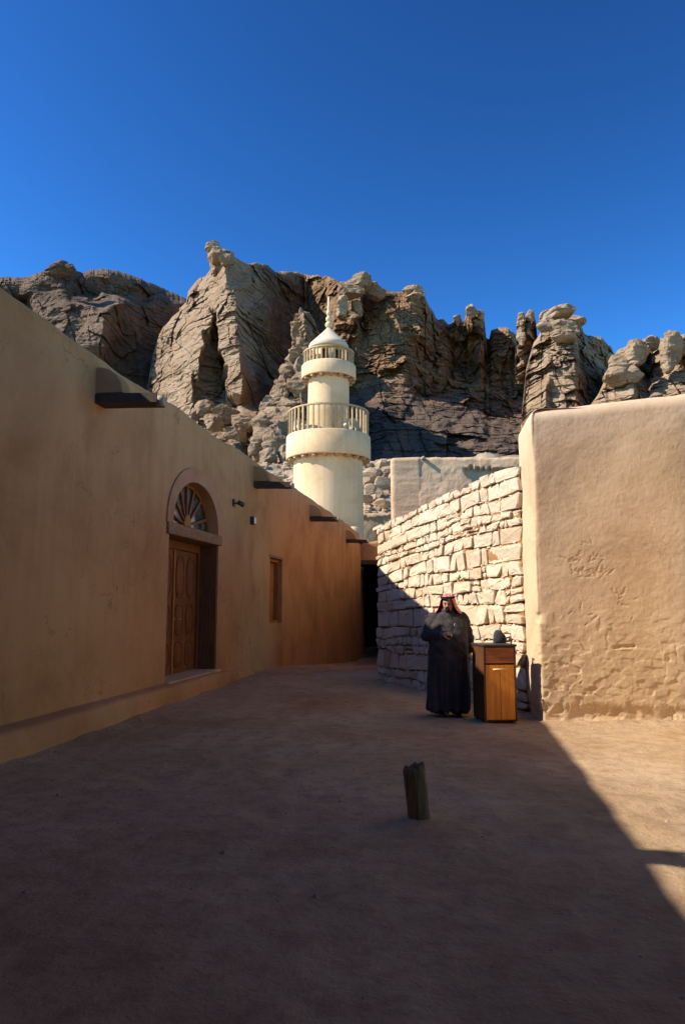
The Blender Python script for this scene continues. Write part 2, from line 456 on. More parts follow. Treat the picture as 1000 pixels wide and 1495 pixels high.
def m_ground():
    t = NT('packed_earth', 0.97, 0.06)
    n1 = t.noise(scale=0.45, detail=6, rough=0.6, dist=0.3)
    near = t.ramp(n1, [(0.3, (0.27, 0.17, 0.085)), (0.5, (0.37, 0.255, 0.145)), (0.72, (0.46, 0.335, 0.205))])
    n2 = t.noise(scale=5, detail=6, rough=0.7)
    near = t.mix(t.math('MULTIPLY', t.ramp(n2, [(0.45, 0.0), (0.65, 1.0)]), 0.55), near, (0.22, 0.128, 0.075))
    nb = t.noise((1.6, 0.5, 1), scale=1.0, detail=7, rough=0.7, dist=1.2)
    near = t.mix(t.math('MULTIPLY', t.ramp(nb, [(0.52, 0.0), (0.66, 1.0)]), 0.5), near, (0.43, 0.30, 0.175))
    n3 = t.noise(scale=45, detail=4, rough=0.75)
    near = t.mix(t.math('MULTIPLY', t.ramp(n3, [(0.58, 0.0), (0.68, 1.0)]), 0.25), near, (0.47, 0.34, 0.24))
    near = t.mix(t.math('MULTIPLY', t.ramp(n3, [(0.28, 1.0), (0.38, 0.0)]), 0.25), near, (0.15, 0.09, 0.055))
    far = t.ramp(t.noise((0.5, 0.5, 0.5), scale=1.0, detail=8, rough=0.75), [(0.3, (0.19, 0.135, 0.09)), (0.5, (0.33, 0.25, 0.175)), (0.7, (0.44, 0.345, 0.25))])
    dark = t.ramp(t.noise((0.15, 0.15, 1.2), scale=1.0, detail=8, rough=0.75), [(0.35, (0.075, 0.058, 0.046)), (0.6, (0.13, 0.10, 0.08))])
    sx = t.n('ShaderNodeSeparateXYZ'); t.l(t.pos, sx.inputs[0])
    y = t.math('ADD', sx.outputs[1], t.math('MULTIPLY', t.noise(scale=0.2, detail=4), 8.0))
    ff = t.ramp(t.math('MULTIPLY', y, 0.01), [(0.40, 0.0), (0.44, 1.0)])
    fd = t.ramp(t.math('MULTIPLY', y, 0.01), [(0.64, 0.0), (0.70, 1.0)])
    t.color(t.mix(fd, t.mix(ff, near, far), dark))
    b = t.bump(n2, 0.7, 0.045)
    b = t.bump(t.noise(scale=13, detail=5, rough=0.65, dist=0.6), 0.4, 0.018, b)
    b = t.bump(n3, 0.4, 0.008, b)
    t.bump(t.noise(scale=140, detail=3, rough=0.7), 0.4, 0.003, b)
    return t.m
M_GROUND = m_ground()

# ------------------------------------------------------------------ the lane: frame of the left wall
W0 = Vector((-3.6, 8.6, 0)); WD = Vector((0.1726, 1, 0)).normalized(); WN = Vector((WD.y, -WD.x, 0))
S0, S1 = -13.0, 26.3                                    # the street front of the left building
def lw(s, z, out=0.0):
    p = W0 + WD * s + WN * out
    return Vector((p.x, p.y, z))
def gz(x, y):
    """height of the ground"""
    x = np.asarray(x, float); y = np.asarray(y, float)
    lane = -0.95 * sstep(16.0, 35.0, y)
    yy = np.maximum(y - 41.5, 0)
    bank = 7.6 * sstep(40.2, 41.6, y) + np.minimum(yy, 19) * 0.34 + np.clip(yy - 28, 0, 120) * 0.22
    west = 1 - sstep(-24, -12, -np.abs(x + 4) + 6) * 0
    rough = sstep(41, 44, y) * (0.7 * fbm(x / 3.0, y / 3.0, 5, 4) + 0.4 * cells(x / 1.6, y / 1.6, 11)[0] + 1.6 * fbm(x / 14, y / 14, 8, 3))
    und = 0.022 * np.abs(fbm(x * 2.6, y * 2.6, 6, 4)) - 0.05 * np.maximum(fbm(x * 1.7 + 9, y * 1.7, 7, 2) - 0.25, 0)
    dl = (x + 3.6) * WN.x + (y - 8.6) * WN.y                       # distance from the left wall
    und = und + 0.05 * np.exp(-np.maximum(dl - 0.36, 0) / 0.14) * sstep(-1, 0.2, dl) * (0.6 + 0.5 * fbm(y * 1.5, x * 0, 9, 3))
    dr = 10.12 - y
    und = und + 0.045 * np.exp(-np.maximum(dr, 0) / 0.12) * sstep(2.6, 2.75, x) * (0.6 + 0.6 * fbm(x * 2.0, x * 0, 10, 3))
    und = und + 0.04 * np.exp(-((x - 0.565) ** 2 + (y - 5.62) ** 2) / 0.026) * (1 + 0.5 * fbm(x * 12, y * 12, 12, 2))
    und = und + 0.012 * fbm(x * 0.9, y * 0.9, 3, 3) + 0.006 * fbm(x * 4, y * 4, 4, 3)
    return lane + bank * west + rough + und

# ground, one sheet
gx = np.unique(np.round(np.concatenate([np.linspace(-700, -60, 14), np.linspace(-60, -14, 40), np.linspace(-14, -4.6, 24), np.linspace(-4.6, 5.5, 170), np.linspace(5.5, 14, 28), np.linspace(14, 90, 70), np.linspace(90, 700, 14)]), 4))
gy = np.unique(np.round(np.concatenate([np.linspace(-500, -12, 12), np.linspace(-12, 1.5, 30), np.linspace(1.5, 17, 260), np.linspace(17, 40, 60), np.linspace(40, 66, 110), np.linspace(66, 160, 60), np.linspace(160, 1200, 14)]), 4))
GX, GY = np.meshgrid(gx, gy)
ground = grid_mesh('ground', np.stack([GX, GY, gz(GX, GY)], -1), M_GROUND)
tag(ground, 'packed earth ground of the lane, half in deep shade', None, kind='structure')

# ------------------------------------------------------------------ mud walls as displaced shells
def shell(name, pts, top, mat, parent, disp, zb=-0.3, r=0.12, du=0.03, dz=0.03, rc=0.08, width=0.8, zrow=None, ufine=None):
    """wall along a plan polyline (outside on the right of travel), rounded top, real relief by disp(x,y,s,z)"""
    out = [Vector(pts[0])]
    for k in range(1, len(pts) - 1):
        p, a, b = Vector(pts[k]), Vector(pts[k - 1]), Vector(pts[k + 1])
        q0 = p + (a - p).normalized() * rc; q1 = p + (b - p).normalized() * rc
        for i in range(7):
            t = i / 6
            out.append(q0 * (1 - t) ** 2 + p * 2 * t * (1 - t) + q1 * t * t)
    out.append(Vector(pts[-1]))
    seg = [0.0]
    for a, b in zip(out, out[1:]): seg.append(seg[-1] + (b - a).length)
    tot = seg[-1]
    if ufine is None: us = np.linspace(0, tot, max(2, int(tot / du)))
    else:
        a, b = ufine
        us = np.unique(np.concatenate([np.linspace(0, a, max(2, int(a / 0.3))), np.linspace(a, b, int((b - a) / du)), np.linspace(b, tot, max(2, int((tot - b) / 0.3)))]))
    X = np.interp(us, seg, [p.x for p in out]); Y = np.interp(us, seg, [p.y for p in out])
    tx, ty = np.gradient(X, us), np.gradient(Y, us)
    L = np.hypot(tx, ty); nx, ny = ty / L, -tx / L
    ht = np.array([top(s, x, y) for s, x, y in zip(us, X, Y)])
    nz = int((ht.max() - zb) / dz)
    k = np.linspace(0, 1, nz)[:, None]
    Z = zb + (ht - r - zb)[None] * k
    off = np.zeros_like(Z); N = np.zeros_like(Z)                     # inward offset, upward part of normal
    rr = np.linspace(0, math.pi / 2, 9)[1:, None]
    Z = np.concatenate([Z, (ht - r)[None] + r * np.sin(rr), np.repeat(ht[None], 3, 0), zb + 0 * ht[None]])
    off = np.concatenate([off, r * (1 - np.cos(rr)) + 0 * ht[None], np.array([[r + 0.15], [width * 0.6], [width]]) + 0 * ht[None], width + 0 * ht[None]])
    up = np.concatenate([0 * N, np.sin(rr) + 0 * ht[None], np.ones((3, len(us))), np.zeros((1, len(us)))])
    S = np.repeat(us[None], Z.shape[0], 0)
    XX = X[None] - nx[None] * off; YY = Y[None] - ny[None] * off
    d = disp(XX, YY, S, Z, off)
    h = np.sqrt(np.maximum(0, 1 - up ** 2))
    P = np.stack([XX + nx[None] * d * h, YY + ny[None] * d * h, Z + d * up], -1)
    return grid_mesh(name, P, mat, parent)

# --- right block: tall rough wall, its left face in full sun
blk = empty('mud_wall', (2.75, 10.6, 0), 'tall rough mud wall with rounded top on the right, its narrow side face glaring in the sun', 'wall')
scr = []
r2 = random.Random(3)
def stroke(cx, cz, n, sx, sz):
    for _ in range(n):
        x = cx + r2.uniform(-sx, sx); z = cz + r2.uniform(-sz, sz); a = r2.choice([0.5, 0.7, 1.0, -0.3, 1.9]) + r2.uniform(-0.3, 0.3); l = r2.uniform(0.03, 0.11)
        scr.append((x, z, x + l * math.cos(a), z + l * math.sin(a), r2.uniform(0.006, 0.011)))
stroke(3.45, 2.02, 34, 0.30, 0.05); stroke(3.40, 2.22, 12, 0.26, 0.06); stroke(3.85, 1.72, 9, 0.08, 0.05); stroke(3.3, 2.2, 8, 0.5, 0.3); stroke(3.6, 1.5, 10, 0.5, 0.3)
def seg_dist(X, Z, a, b, c, d):
    vx, vz = c - a, d - b
    t = np.clip(((X - a) * vx + (Z - b) * vz) / (vx * vx + vz * vz), 0, 1)
    return np.hypot(X - a - t * vx, Z - b - t * vz)
def disp_block(X, Y, S, Z, off):
    q = np.where(S < 0.95, Y, X)                                      # running coordinate
    d = 0.020 * fbm(q * 0.9, Z * 0.9, 21, 3) + 0.0032 * fbm(q * 6, Z * 7, 22, 4)
    d += 0.0018 * fbm(q * 22, Z * 24, 23, 3)
    low = sstep(2.2, 0.3, Z)
    cv, ct, ce = cells(q * 7, Z * 11, 24)
    pits = _pit(q, Z) * (0.35 + 0.65 * low)
    d -= (0.003 + 0.008 * low) * pits
    d += 0.004 * low * ct
    d -= 0.035 * sstep(0.16, 0.02, np.abs(Z - 0.10 + 0.04 * fbm(q * 2, q * 0, 26, 3))) * sstep(-0.9, 0.2, fbm(q * 3, Z * 3, 27, 3))  # worn foot
    g = np.zeros_like(d)
    F = (S > 0.95) & (X < 5.2)
    for a, b, c, e, w in scr:
        m = seg_dist(X, Z, a, b, c, e)
        g = np.maximum(g, np.where(F, sstep(w * 1.6, w * 0.3, m), 0))
    d -= 0.006 * g
    m = seg_dist(X, Z + 0.01 * vn(X * 20, X * 0, 5), 3.75, 1.02, 4.02, 1.03)
    d -= np.where(F, 0.022 * sstep(0.03, 0.008, m), 0)
    corner = np.exp(-((S - 0.93) / 0.07) ** 2) * sstep(3.2, 2.6, Z)
    d -= corner * 0.05 * sstep(0.25, 0.8, fbm(Z * 5, S * 3, 29, 3))
    return d
def _pit(q, Z):
    return sstep(0.30, 0.75, vn(q * 17 + 2 * vn(q * 5, Z * 5, 35), Z * 13, 33)) * (0.25 + 0.75 * sstep(0.0, 0.5, vn(q * 2.2, Z * 2.2, 32)))
shell('wall', [(2.745, 11.08), (2.70, 10.13), (8.5, 10.05)], lambda s, x, y: 4.42 + 0.105 * max(0, x - 2.75) + 0.02 * float(vn(np.array(s * 2.3), np.array(0.0), 4)) - 0.05 * max(0, (y - 10.4)), M_BLOCK, blk, disp_block, zb=-0.2, r=0.2, du=0.013, dz=0.014, rc=0.07, width=0.93, ufine=(0.0, 3.3))

# --- rear mud building behind the stone wall
rear = empty('mud_building', (3.0, 20, 0), 'coarse flat roofed mud building behind the stone wall, plaster torn off at its right', 'building')
def disp_rear(X, Y, S, Z, off):
    q = np.where(X < 1.9, Y, X)
    d = 0.030 * fbm(q * 1.3, Z * 1.3, 41, 4) + 0.014 * fbm(q * 7, Z * 7, 42, 4) + 0.006 * fbm(q * 24, Z * 24, 43, 2)
    front = (Y < 17.8)
    edge = 0.16 * fbm(X * 3.5, Z * 3.5, 44, 4)
    hole = sstep(0.0, 0.05, (X - 3.06 + edge + 0.25 * (Z - 4.6))) * sstep(0.0, 0.05, 5.0 - Z + 0.11 * np.abs(fbm(X * 7, Z * 2, 45, 3)) * 2 - 0.14)
    d = np.where(front, d * (1 - 0.75 * hole) - 0.13 * hole, d)
    return d
shell('wall', [(2.6, 36.5), (1.19, 17.5), (5.8, 17.0), (8.5, 30)], lambda s, x, y: 5.20 + 0.03 * float(vn(np.array(s * 0.9), np.array(1.0), 14)) - 0.02 * max(0, x - 2.2), M_REAR, rear, disp_rear, zb=-1.3, r=0.09, du=0.03, dz=0.03, rc=0.10, width=0.6, ufine=(17.5, 24.5))
mb = MB(); mb.add([(1.75, 17.9, 4.95), (5.6, 17.8, 4.95), (8.2, 30, 4.95), (2.9, 36.0, 4.95)], [(0, 1, 2, 3)]); mb.build('roof', M_REAR, rear)
p = at(617, 669, 17.42)
mb = MB(); mb.path([(p.x, 17.6, p.z), (p.x, 17.45, p.z), (p.x + 0.01, 17.30, p.z - 0.01)], [0.05, 0.05, 0.045], 9); mb.build('beam_stub', M_PALEWOOD, rear)

# --- far mud wall under the rubble bank, and the passage across the lane's end
far = empty('retaining_wall', (1.4, 41, 0), 'smooth brown mud wall below the rubble bank, pale worn coping along its top', 'wall')
def disp_far(X, Y, S, Z, off):
    d = 0.05 * fbm(X * 0.8, Z * 0.8, 51, 3) + 0.015 * fbm(X * 5, Z * 3, 52, 3)
    drip = 0.35 * np.abs(fbm(X * 2.2, X * 0, 53, 3)) + 0.12
    return d + 0.07 * sstep(0.03, -0.03, (6.75 - Z) - drip)
shell('wall', [(-3.5, 41.05), (6.5, 40.9)], lambda s, x, y: 6.80 + 0.08 * float(vn(np.array(s * 0.8), np.array(3.0), 24)), M_FAR, far, disp_far, zb=-1.5, r=0.15, du=0.04, dz=0.05, width=0.9)

gate = empty('gateway', (1.35, 34.8, -0.95), 'mud gateway closing the lane, dark tall passage under its wooden lintel', 'gateway')
gy0 = 34.65
def gtop(s, x, y): return 4.70 + 0.10 * float(vn(np.array(x * 1.7), np.array(0.0), 61)) + 0.25 * max(0, (x - 1.35)) ** 1.5
def disp_gate(X, Y, S, Z, off): return 0.03 * fbm(X * 1.5, Z * 1.5, 62, 3) + 0.012 * fbm(X * 8, Z * 8, 63, 2)
shell('wall', [(0.62, gy0), (2.9, gy0)], gtop, M_LEFT, gate, disp_gate, zb=3.72, r=0.14, du=0.03, dz=0.04, width=1.2)
mb = MB(); mb.box(0.60, 2.9, gy0 - 0.02, gy0 + 1.15, 3.52, 3.72); mb.build('lintel', M_DARKWOOD, gate)
for k in range(5):
    mb = MB(); mb.tube((0.62, gy0 + 0.95 + k * 0.8, 3.62), (2.9, gy0 + 0.95 + k * 0.8, 3.60), 0.09, n=9); mb.build('ceiling_beam', M_DARKWOOD, gate)
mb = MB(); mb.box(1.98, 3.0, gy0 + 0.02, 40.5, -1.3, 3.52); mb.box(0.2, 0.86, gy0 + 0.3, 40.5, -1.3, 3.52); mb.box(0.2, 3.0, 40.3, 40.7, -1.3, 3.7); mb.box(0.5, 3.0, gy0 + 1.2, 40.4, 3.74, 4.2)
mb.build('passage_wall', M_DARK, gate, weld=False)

# ------------------------------------------------------------------ left mud building
lb = empty('mud_building', (W0.x - 4, W0.y + 4, 0), 'long shaded mud building along the left of the lane with an arched wooden doorway', 'building')
DS0, DS1, DZ0, DZL = 3.76, 6.26, 0.30, 2.80            # doorway
ARC, ARS, ARZ = 5.0, 1.14, 3.02                        # fanlight arch centre, half width, springing
ARH = 0.86
WS0, WS1, WZ0, WZ1 = 10.2, 11.45, 1.12, 2.82           # narrow shuttered window
def wtop(s):
    calm = 1 - 0.75 * max(0.0, min(1.0, (2.0 - s) / 4.0))
    return 5.07 + 0.11 * max(0.0, min(1.0, (2.0 - s) / 7.0)) + calm * (0.045 * float(vn(np.array(s * 0.5), np.array(0.0), 71)) + 0.022 * float(vn(np.array(s * 1.7), np.array(0.0), 72))) + 0.010 * float(vn(np.array(s * 5.5), np.array(0.0), 73)) - 0.12 * max(0, (s - 20) / 6)
def arch_pts(n=28, e=0.0):
    return [(ARC + (ARS + e) * math.cos(math.pi * i / n), ARZ + (ARH + e) * math.sin(math.pi * i / n) ** 0.92) for i in range(n + 1)]   # right to left
ZB = -1.4
REC = 0.40
front = [(s, ZB) for s in np.linspace(S0, S1, 40)]
topl = [(s, wtop(s) - 0.10) for s in np.linspace(S1, S0, 160)]
door_hole = [(DS0, DZ0), (DS1, DZ0), (DS1, DZL + 0.20), (ARC + ARS, DZL + 0.20)] + arch_pts() + [(ARC - ARS, DZL + 0.20), (DS0, DZL + 0.20)]
win_hole = [(WS0, WZ0), (WS1, WZ0), (WS1, WZ1), (WS0, WZ1)]
bm = bmesh.new()
for loop in (front + topl, door_hole, win_hole):
    vs = [bm.verts.new(lw(s, z)) for s, z in loop]
    for a, b in zip(vs, vs[1:] + vs[:1]): bm.edges.new((a, b))
bmesh.ops.triangle_fill(bm, edges=bm.edges[:], use_beauty=True, use_dissolve=False)
bmesh.ops.recalc_face_normals(bm, faces=bm.faces)
me = bpy.data.meshes.new('wall'); bm.to_mesh(me); bm.free()
wmb = MB()
wmb.add([tuple(v.co) for v in me.vertices], [tuple(pp.vertices) for pp in me.polygons])
bpy.data.meshes.remove(me)
def reveal(loop, depth):
    vs = [lw(s, z) for s, z in loop] + [lw(s, z, -depth) for s, z in loop]
    n = len(loop)
    wmb.add(vs, [(i, (i + 1) % n, n + (i + 1) % n, n + i) for i in range(n)])
reveal(door_hole, REC + 0.1); reveal(win_hole, 0.34)
# rounded coping, roof side
ss = np.linspace(S0, S1, 260)
rows = []
for a in np.linspace(0, math.pi / 2, 6):
    rows.append([lw(s, wtop(s) - 0.10 + 0.10 * math.sin(a), -0.10 * (1 - math.cos(a))) for s in ss])
for o_, dz in ((-0.3, 0.0), (-0.45, -0.01), (-0.47, -0.6)):
    rows.append([lw(s, wtop(s) + dz, o_) for s in ss])
n = len(ss)
wmb.add([p for r_ in rows for p in r_], [(k * n + i, k * n + i + 1, (k + 1) * n + i + 1, (k + 1) * n + i) for k in range(len(rows) - 1) for i in range(n - 1)], True)
# far end wall, back wall, near end
def quad(a, b, c, d): wmb.add([a, b, c, d], [(0, 1, 2, 3)])
BD = -9.0
quad(lw(S1, ZB), lw(S1, ZB, BD), lw(S1, 4.5, BD), lw(S1, 4.5)); quad(lw(S1, 4.5), lw(S1, 4.5, -0.47), lw(S1, wtop(S1), -0.47), lw(S1, wtop(S1) - 0.1))
quad(lw(S0, ZB), lw(S0, ZB, BD), lw(S0, 4.5, BD), lw(S0, 4.5)); quad(lw(S0, ZB, BD), lw(S1, ZB, BD), lw(S1, 4.5, BD), lw(S0, 4.5, BD))
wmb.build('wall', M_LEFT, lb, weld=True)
mb = MB(); mb.add([lw(S0, 4.46), lw(S1, 4.46), lw(S1, 4.46, BD), lw(S0, 4.46, BD)], [(0, 1, 2, 3)]); mb.add([lw(S0, 4.2), lw(S1, 4.2), lw(S1, 4.2, BD), lw(S0, 4.2, BD)], [(0, 1, 2, 3)])
mb.build('roof', M_REAR, lb)
# raised corner of the parapet at the far end (catches the sun)
mb = MB()
prof = [(0.50, 4.55), (0.47, 4.85), (0.40, 5.02), (0.34, 5.14), (0.31, 5.26), (0.24, 5.33), (0.10, 5.36), (0.0, 5.365)]
pc = lw(S1 - 0.42, 0, -0.30)
mb.lathe(prof, 28, (pc.x, pc.y, -0.08)); mb.build('parapet_corner', M_MINARET, lb)

# pink plaster band round the arch
mb = MB()
inn = [(ARC + ARS, DZL + 0.204)] + arch_pts(36) + [(ARC - ARS, DZL + 0.204)]
outp = [(ARC + ARS + 0.25, DZL + 0.204)] + [(ARC + (ARS + 0.25) * math.cos(math.pi * i / 36), ARZ + (ARH + 0.27) * math.sin(math.pi * i / 36) ** 0.92) for i in range(37)] + [(ARC - ARS - 0.25, DZL + 0.204)]
n = len(inn)
vs = [lw(s, z, 0.03) for s, z in inn] + [lw(s, z, 0.03) for s, z in outp] + [lw(s, z, -0.02) for s, z in outp] + [lw(s, z, -0.02) for s, z in inn]
mb.add(vs, [(k * n + i, k * n + i + 1, ((k + 1) % 4) * n + i + 1, ((k + 1) % 4) * n + i) for k in range(4) for i in range(n - 1)])
mb.build('arch_band', M_ARCH, lb)

def lbox(mb, s0, s1, z0, z1, o0, o1):
    vs = [lw(s, z, o) for z in (z0, z1) for o in (o0, o1) for s in (s0, s1)]
    return mb.add(vs, [(0, 2, 3, 1), (4, 5, 7, 6), (0, 1, 5, 4), (1, 3, 7, 5), (3, 2, 6, 7), (2, 0, 4, 6)])
mb = MB(); lbox(mb, DS0 - 0.12, DS1 + 0.10, DZL, DZL + 0.2, -REC + 0.05, 0.045); bevel(mb.build('lintel', M_LINTEL, lb), 0.012)
mb = MB(); lbox(mb, DS0 - 0.05, DS1 + 0.05, DZ0 - 0.12, DZ0 + 0.02, -REC - 0.05, 0.10); bevel(mb.build('threshold', M_REAR, lb), 0.015)
# the fanlight
REC_DOOR = REC; REC = 0.20
fl = MB(); 
a_in = arch_pts(36, -0.07); a_out = arch_pts(36, 0.0); n = len(a_in)
for o0, o1 in ((-REC + 0.02, -REC - 0.08),):
    vs = [lw(s, z, o0) for s, z in a_in] + [lw(s, z, o0) for s, z in a_out] + [lw(s, z, o1) for s, z in a_in]
    fl.add(vs, [(i, i + 1, n + i + 1, n + i) for i in range(n - 1)] + [(i, i + 1, 2 * n + i + 1, 2 * n + i) for i in range(n - 1)])
lbox(fl, ARC - ARS, ARC + ARS, DZL + 0.20, DZL + 0.27, -REC - 0.08, -REC + 0.02)
fan = fl.build('fanlight', M_DOOR, lb)
t = NT('fanlight_glass', 0.08, 0.5); t.color(t.ramp(t.noise(scale=2.2, detail=3), [(0.35, (0.03, 0.035, 0.03)), (0.6, (0.16, 0.16, 0.13))])); M_GLASS = t.m
t = NT('fanlight_pale_glass', 0.25, 0.5); t.color(t.ramp(t.noise(scale=3.2, detail=3), [(0.35, (0.20, 0.19, 0.14)), (0.6, (0.36, 0.32, 0.23))])); M_GLASS2 = t.m
HC = (ARC, DZL + 0.27)
NR = 7
angs = [math.pi * (k + 0.5) / NR for k in range(NR)]
def rim(a):
    # distance from hub to the arch along angle a
    lo, hi = 0.1, 1.4
    for _ in range(30):
        m = (lo + hi) / 2; s = m * math.cos(a); z = m * math.sin(a) + HC[1] - ARZ
        inside = z < 0 or (abs(s) < ARS - 0.06 and z < (ARH - 0.06) * max(0, 1 - (s / (ARS - 0.06)) ** 2) ** 0.46)
        lo, hi = (m, hi) if inside else (lo, m)
    return lo
for k in range(NR + 1):                                    # panes between the rays
    a0 = 0.02 if k == 0 else angs[k - 1]; a1 = math.pi - 0.02 if k == NR else angs[k]
    mb = MB(); aa = [a0 + (a1 - a0) * i / 5 for i in range(6)]
    vs = [lw(HC[0] + 0.12 * math.cos(a), HC[1] + 0.12 * math.sin(a), -REC - 0.035) for a in aa] + [lw(HC[0] + 0.55 * rim(a) * math.cos(a), HC[1] + 0.55 * rim(a) * math.sin(a), -REC - 0.035) for a in aa]
    mb.add(vs, [(i, i + 1, 7 + i, 6 + i) for i in range(5)]); mb.build('inner_pane', M_GLASS2 if 1 <= k <= 6 else M_GLASS, fan)
    mb = MB()
    vs = [lw(HC[0] + 0.552 * rim(a) * math.cos(a), HC[1] + 0.552 * rim(a) * math.sin(a), -REC - 0.035) for a in aa] + [lw(HC[0] + (rim(a) + 0.03) * math.cos(a), HC[1] + (rim(a) + 0.03) * math.sin(a), -REC - 0.035) for a in aa]
    mb.add(vs, [(i, i + 1, 7 + i, 6 + i) for i in range(5)]); mb.build('outer_pane', M_GLASS, fan)
for a in angs:
    mb = MB(); R = rim(a) + 0.01
    d = (math.cos(a), math.sin(a)); q = (-d[1], d[0])
    vs = []
    for o_ in (-REC - 0.03, -REC + 0.015):
        for r_, w_ in ((0.14, 0.014), (R, 0.036)):
            for sg in (-1, 1): vs.append(lw(HC[0] + d[0] * r_ + q[0] * w_ * sg, HC[1] + d[1] * r_ + q[1] * w_ * sg, o_))
    mb.add(vs, [(0, 1, 3, 2), (4, 6, 7, 5), (0, 4, 5, 1), (1, 5, 7, 3), (3, 7, 6, 2), (2, 6, 4, 0)]); mb.build('ray_bar', M_DOOR, fan)
mb = MB(); vs = [lw(HC[0] + 0.17 * math.cos(math.pi * i / 14), HC[1] + 0.22 * math.sin(math.pi * i / 14), o_) for o_ in (-REC - 0.03, -REC + 0.035) for i in range(15)]
mb.add(vs, [tuple(range(15, 30)), tuple(range(15))[::-1]] + [(i, i + 1, 16 + i, 15 + i) for i in range(14)]); mb.build('sun_hub', M_SHUTTER, fan)
REC = REC_DOOR
for a, b in ((DS0 + 0.002, DS0 + 0.028), (DS1 - 0.028, DS1 - 0.002)):
    mb = MB(); lbox(mb, a, b, DZ0 + 0.022, DZL - 0.002, -REC + 0.021, -0.03); mb.build('door_jamb', M_JAMB, lb)
# door frame and two leaves with raised panels
mb = MB(); lbox(mb, DS0, DS0 + 0.10, DZ0, DZL, -REC - 0.12, -REC + 0.02); lbox(mb, DS1 - 0.10, DS1, DZ0, DZL, -REC - 0.12, -REC + 0.02); lbox(mb, DS0 + 0.1, DS1 - 0.1, DZL - 0.16, DZL, -REC - 0.12, -REC + 0.02)
mb.build('door_frame', M_DOOR, lb)
SC = 0.5 * (DS0 + DS1)
for side in (-1, 1):
    a, b = (DS0 + 0.1, SC - 0.004) if side < 0 else (SC + 0.004, DS1 - 0.1)
    mb = MB(); lbox(mb, a, b, DZ0 + 0.01, DZL - 0.165, -REC - 0.09, -REC - 0.035)
    leaf = mb.build('door_leaf', M_DOOR, lb)
    mid = 0.5 * (a + b)
    for z0, z1 in ((DZ0 + 0.12, 0.92), (1.02, 1.62), (1.72, DZL - 0.26)):
        for h in (-1, 1):
            c0 = mid + h * 0.265; w = 0.20
            mb = MB(); N_ = 20
            ring = []
            for i in range(N_):
                an = 2 * math.pi * i / N_
                ca, sa = math.cos(an), math.sin(an)
                ring.append((math.copysign(abs(ca) ** 0.7, ca), math.copysign(abs(sa) ** 0.7, sa)))
            hz = 0.5 * (z1 - z0); cz = 0.5 * (z0 + z1)
            rows = [(1.0, -0.036), (0.98, -0.012), (0.86, -0.012), (0.82, -0.03), (0.72, -0.03), (0.60, -0.014), (0.0, -0.010)]
            vs = [lw(c0 + w * f * x, cz + (hz - w * (1 - f)) * z if f > 0 else cz, -REC + o_) for f, o_ in rows for x, z in ring]
            mb.add(vs, [(k * N_ + i, k * N_ + (i + 1) % N_, (k + 1) * N_ + (i + 1) % N_, (k + 1) * N_ + i) for k in range(len(rows) - 1) for i in range(N_)])
            mb.build('carved_panel', M_DOOR, leaf)
    if side < 0:
        mb = MB(); lbox(mb, SC - 0.03, SC + 0.035, DZ0 + 0.01, DZL - 0.165, -REC - 0.034, -REC - 0.005); mb.build('meeting_strip', M_SHUTTER, leaf)
    else:
        mb = MB(); p0 = lw(SC + 0.13, 1.33, -REC - 0.035); p1 = lw(SC + 0.13, 1.33, -REC + 0.05); p2 = lw(SC + 0.25, 1.33, -REC + 0.05)
        mb.tube(p0, p1, 0.013); mb.tube(p1, p2, 0.012); mb.ell(p1, (0.016, 0.016, 0.016), 10, 6); mb.tube(lw(SC + 0.13, 1.33, -REC - 0.034), lw(SC + 0.13, 1.33, -REC - 0.02), 0.035, n=16)
        mb.build('handle', M_BRASS, leaf)
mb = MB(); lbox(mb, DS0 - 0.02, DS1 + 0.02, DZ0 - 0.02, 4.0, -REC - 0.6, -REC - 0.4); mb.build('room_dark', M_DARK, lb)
# shuttered window
wf = MB(); lbox(wf, WS0, WS0 + 0.07, WZ0, WZ1, -0.33, -0.10); lbox(wf, WS1 - 0.07, WS1, WZ0, WZ1, -0.33, -0.10); lbox(wf, WS0 + 0.07, WS1 - 0.07, WZ1 - 0.08, WZ1, -0.33, -0.10); lbox(wf, WS0 + 0.07, WS1 - 0.07, WZ0, WZ0 + 0.06, -0.33, -0.10)
win = wf.build('window', M_SHUTTER, lb)
for k in range(2):
    a = WS0 + 0.075 + k * (WS1 - WS0 - 0.15) / 2
    mb = MB(); lbox(mb, a + 0.004, a + (WS1 - WS0 - 0.15) / 2 - 0.004, WZ0 + 0.065, WZ1 - 0.085, -0.27, -0.22)
    lbox(mb, a + 0.10, a + 0.45, WZ0 + 0.18, 1.9, -0.219, -0.20); lbox(mb, a + 0.10, a + 0.45, 2.0, WZ1 - 0.2, -0.219, -0.20)
    mb.build('shutter', M_SHUTTER, win)
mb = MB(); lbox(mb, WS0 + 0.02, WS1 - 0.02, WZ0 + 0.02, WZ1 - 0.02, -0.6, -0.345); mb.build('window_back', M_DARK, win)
mb = MB(); lbox(mb, WS0 - 0.06, WS1 + 0.06, WZ1 + 0.002, WZ1 + 0.07, -0.2, 0.012); mb.build('window_lintel', M_LINTEL, lb)

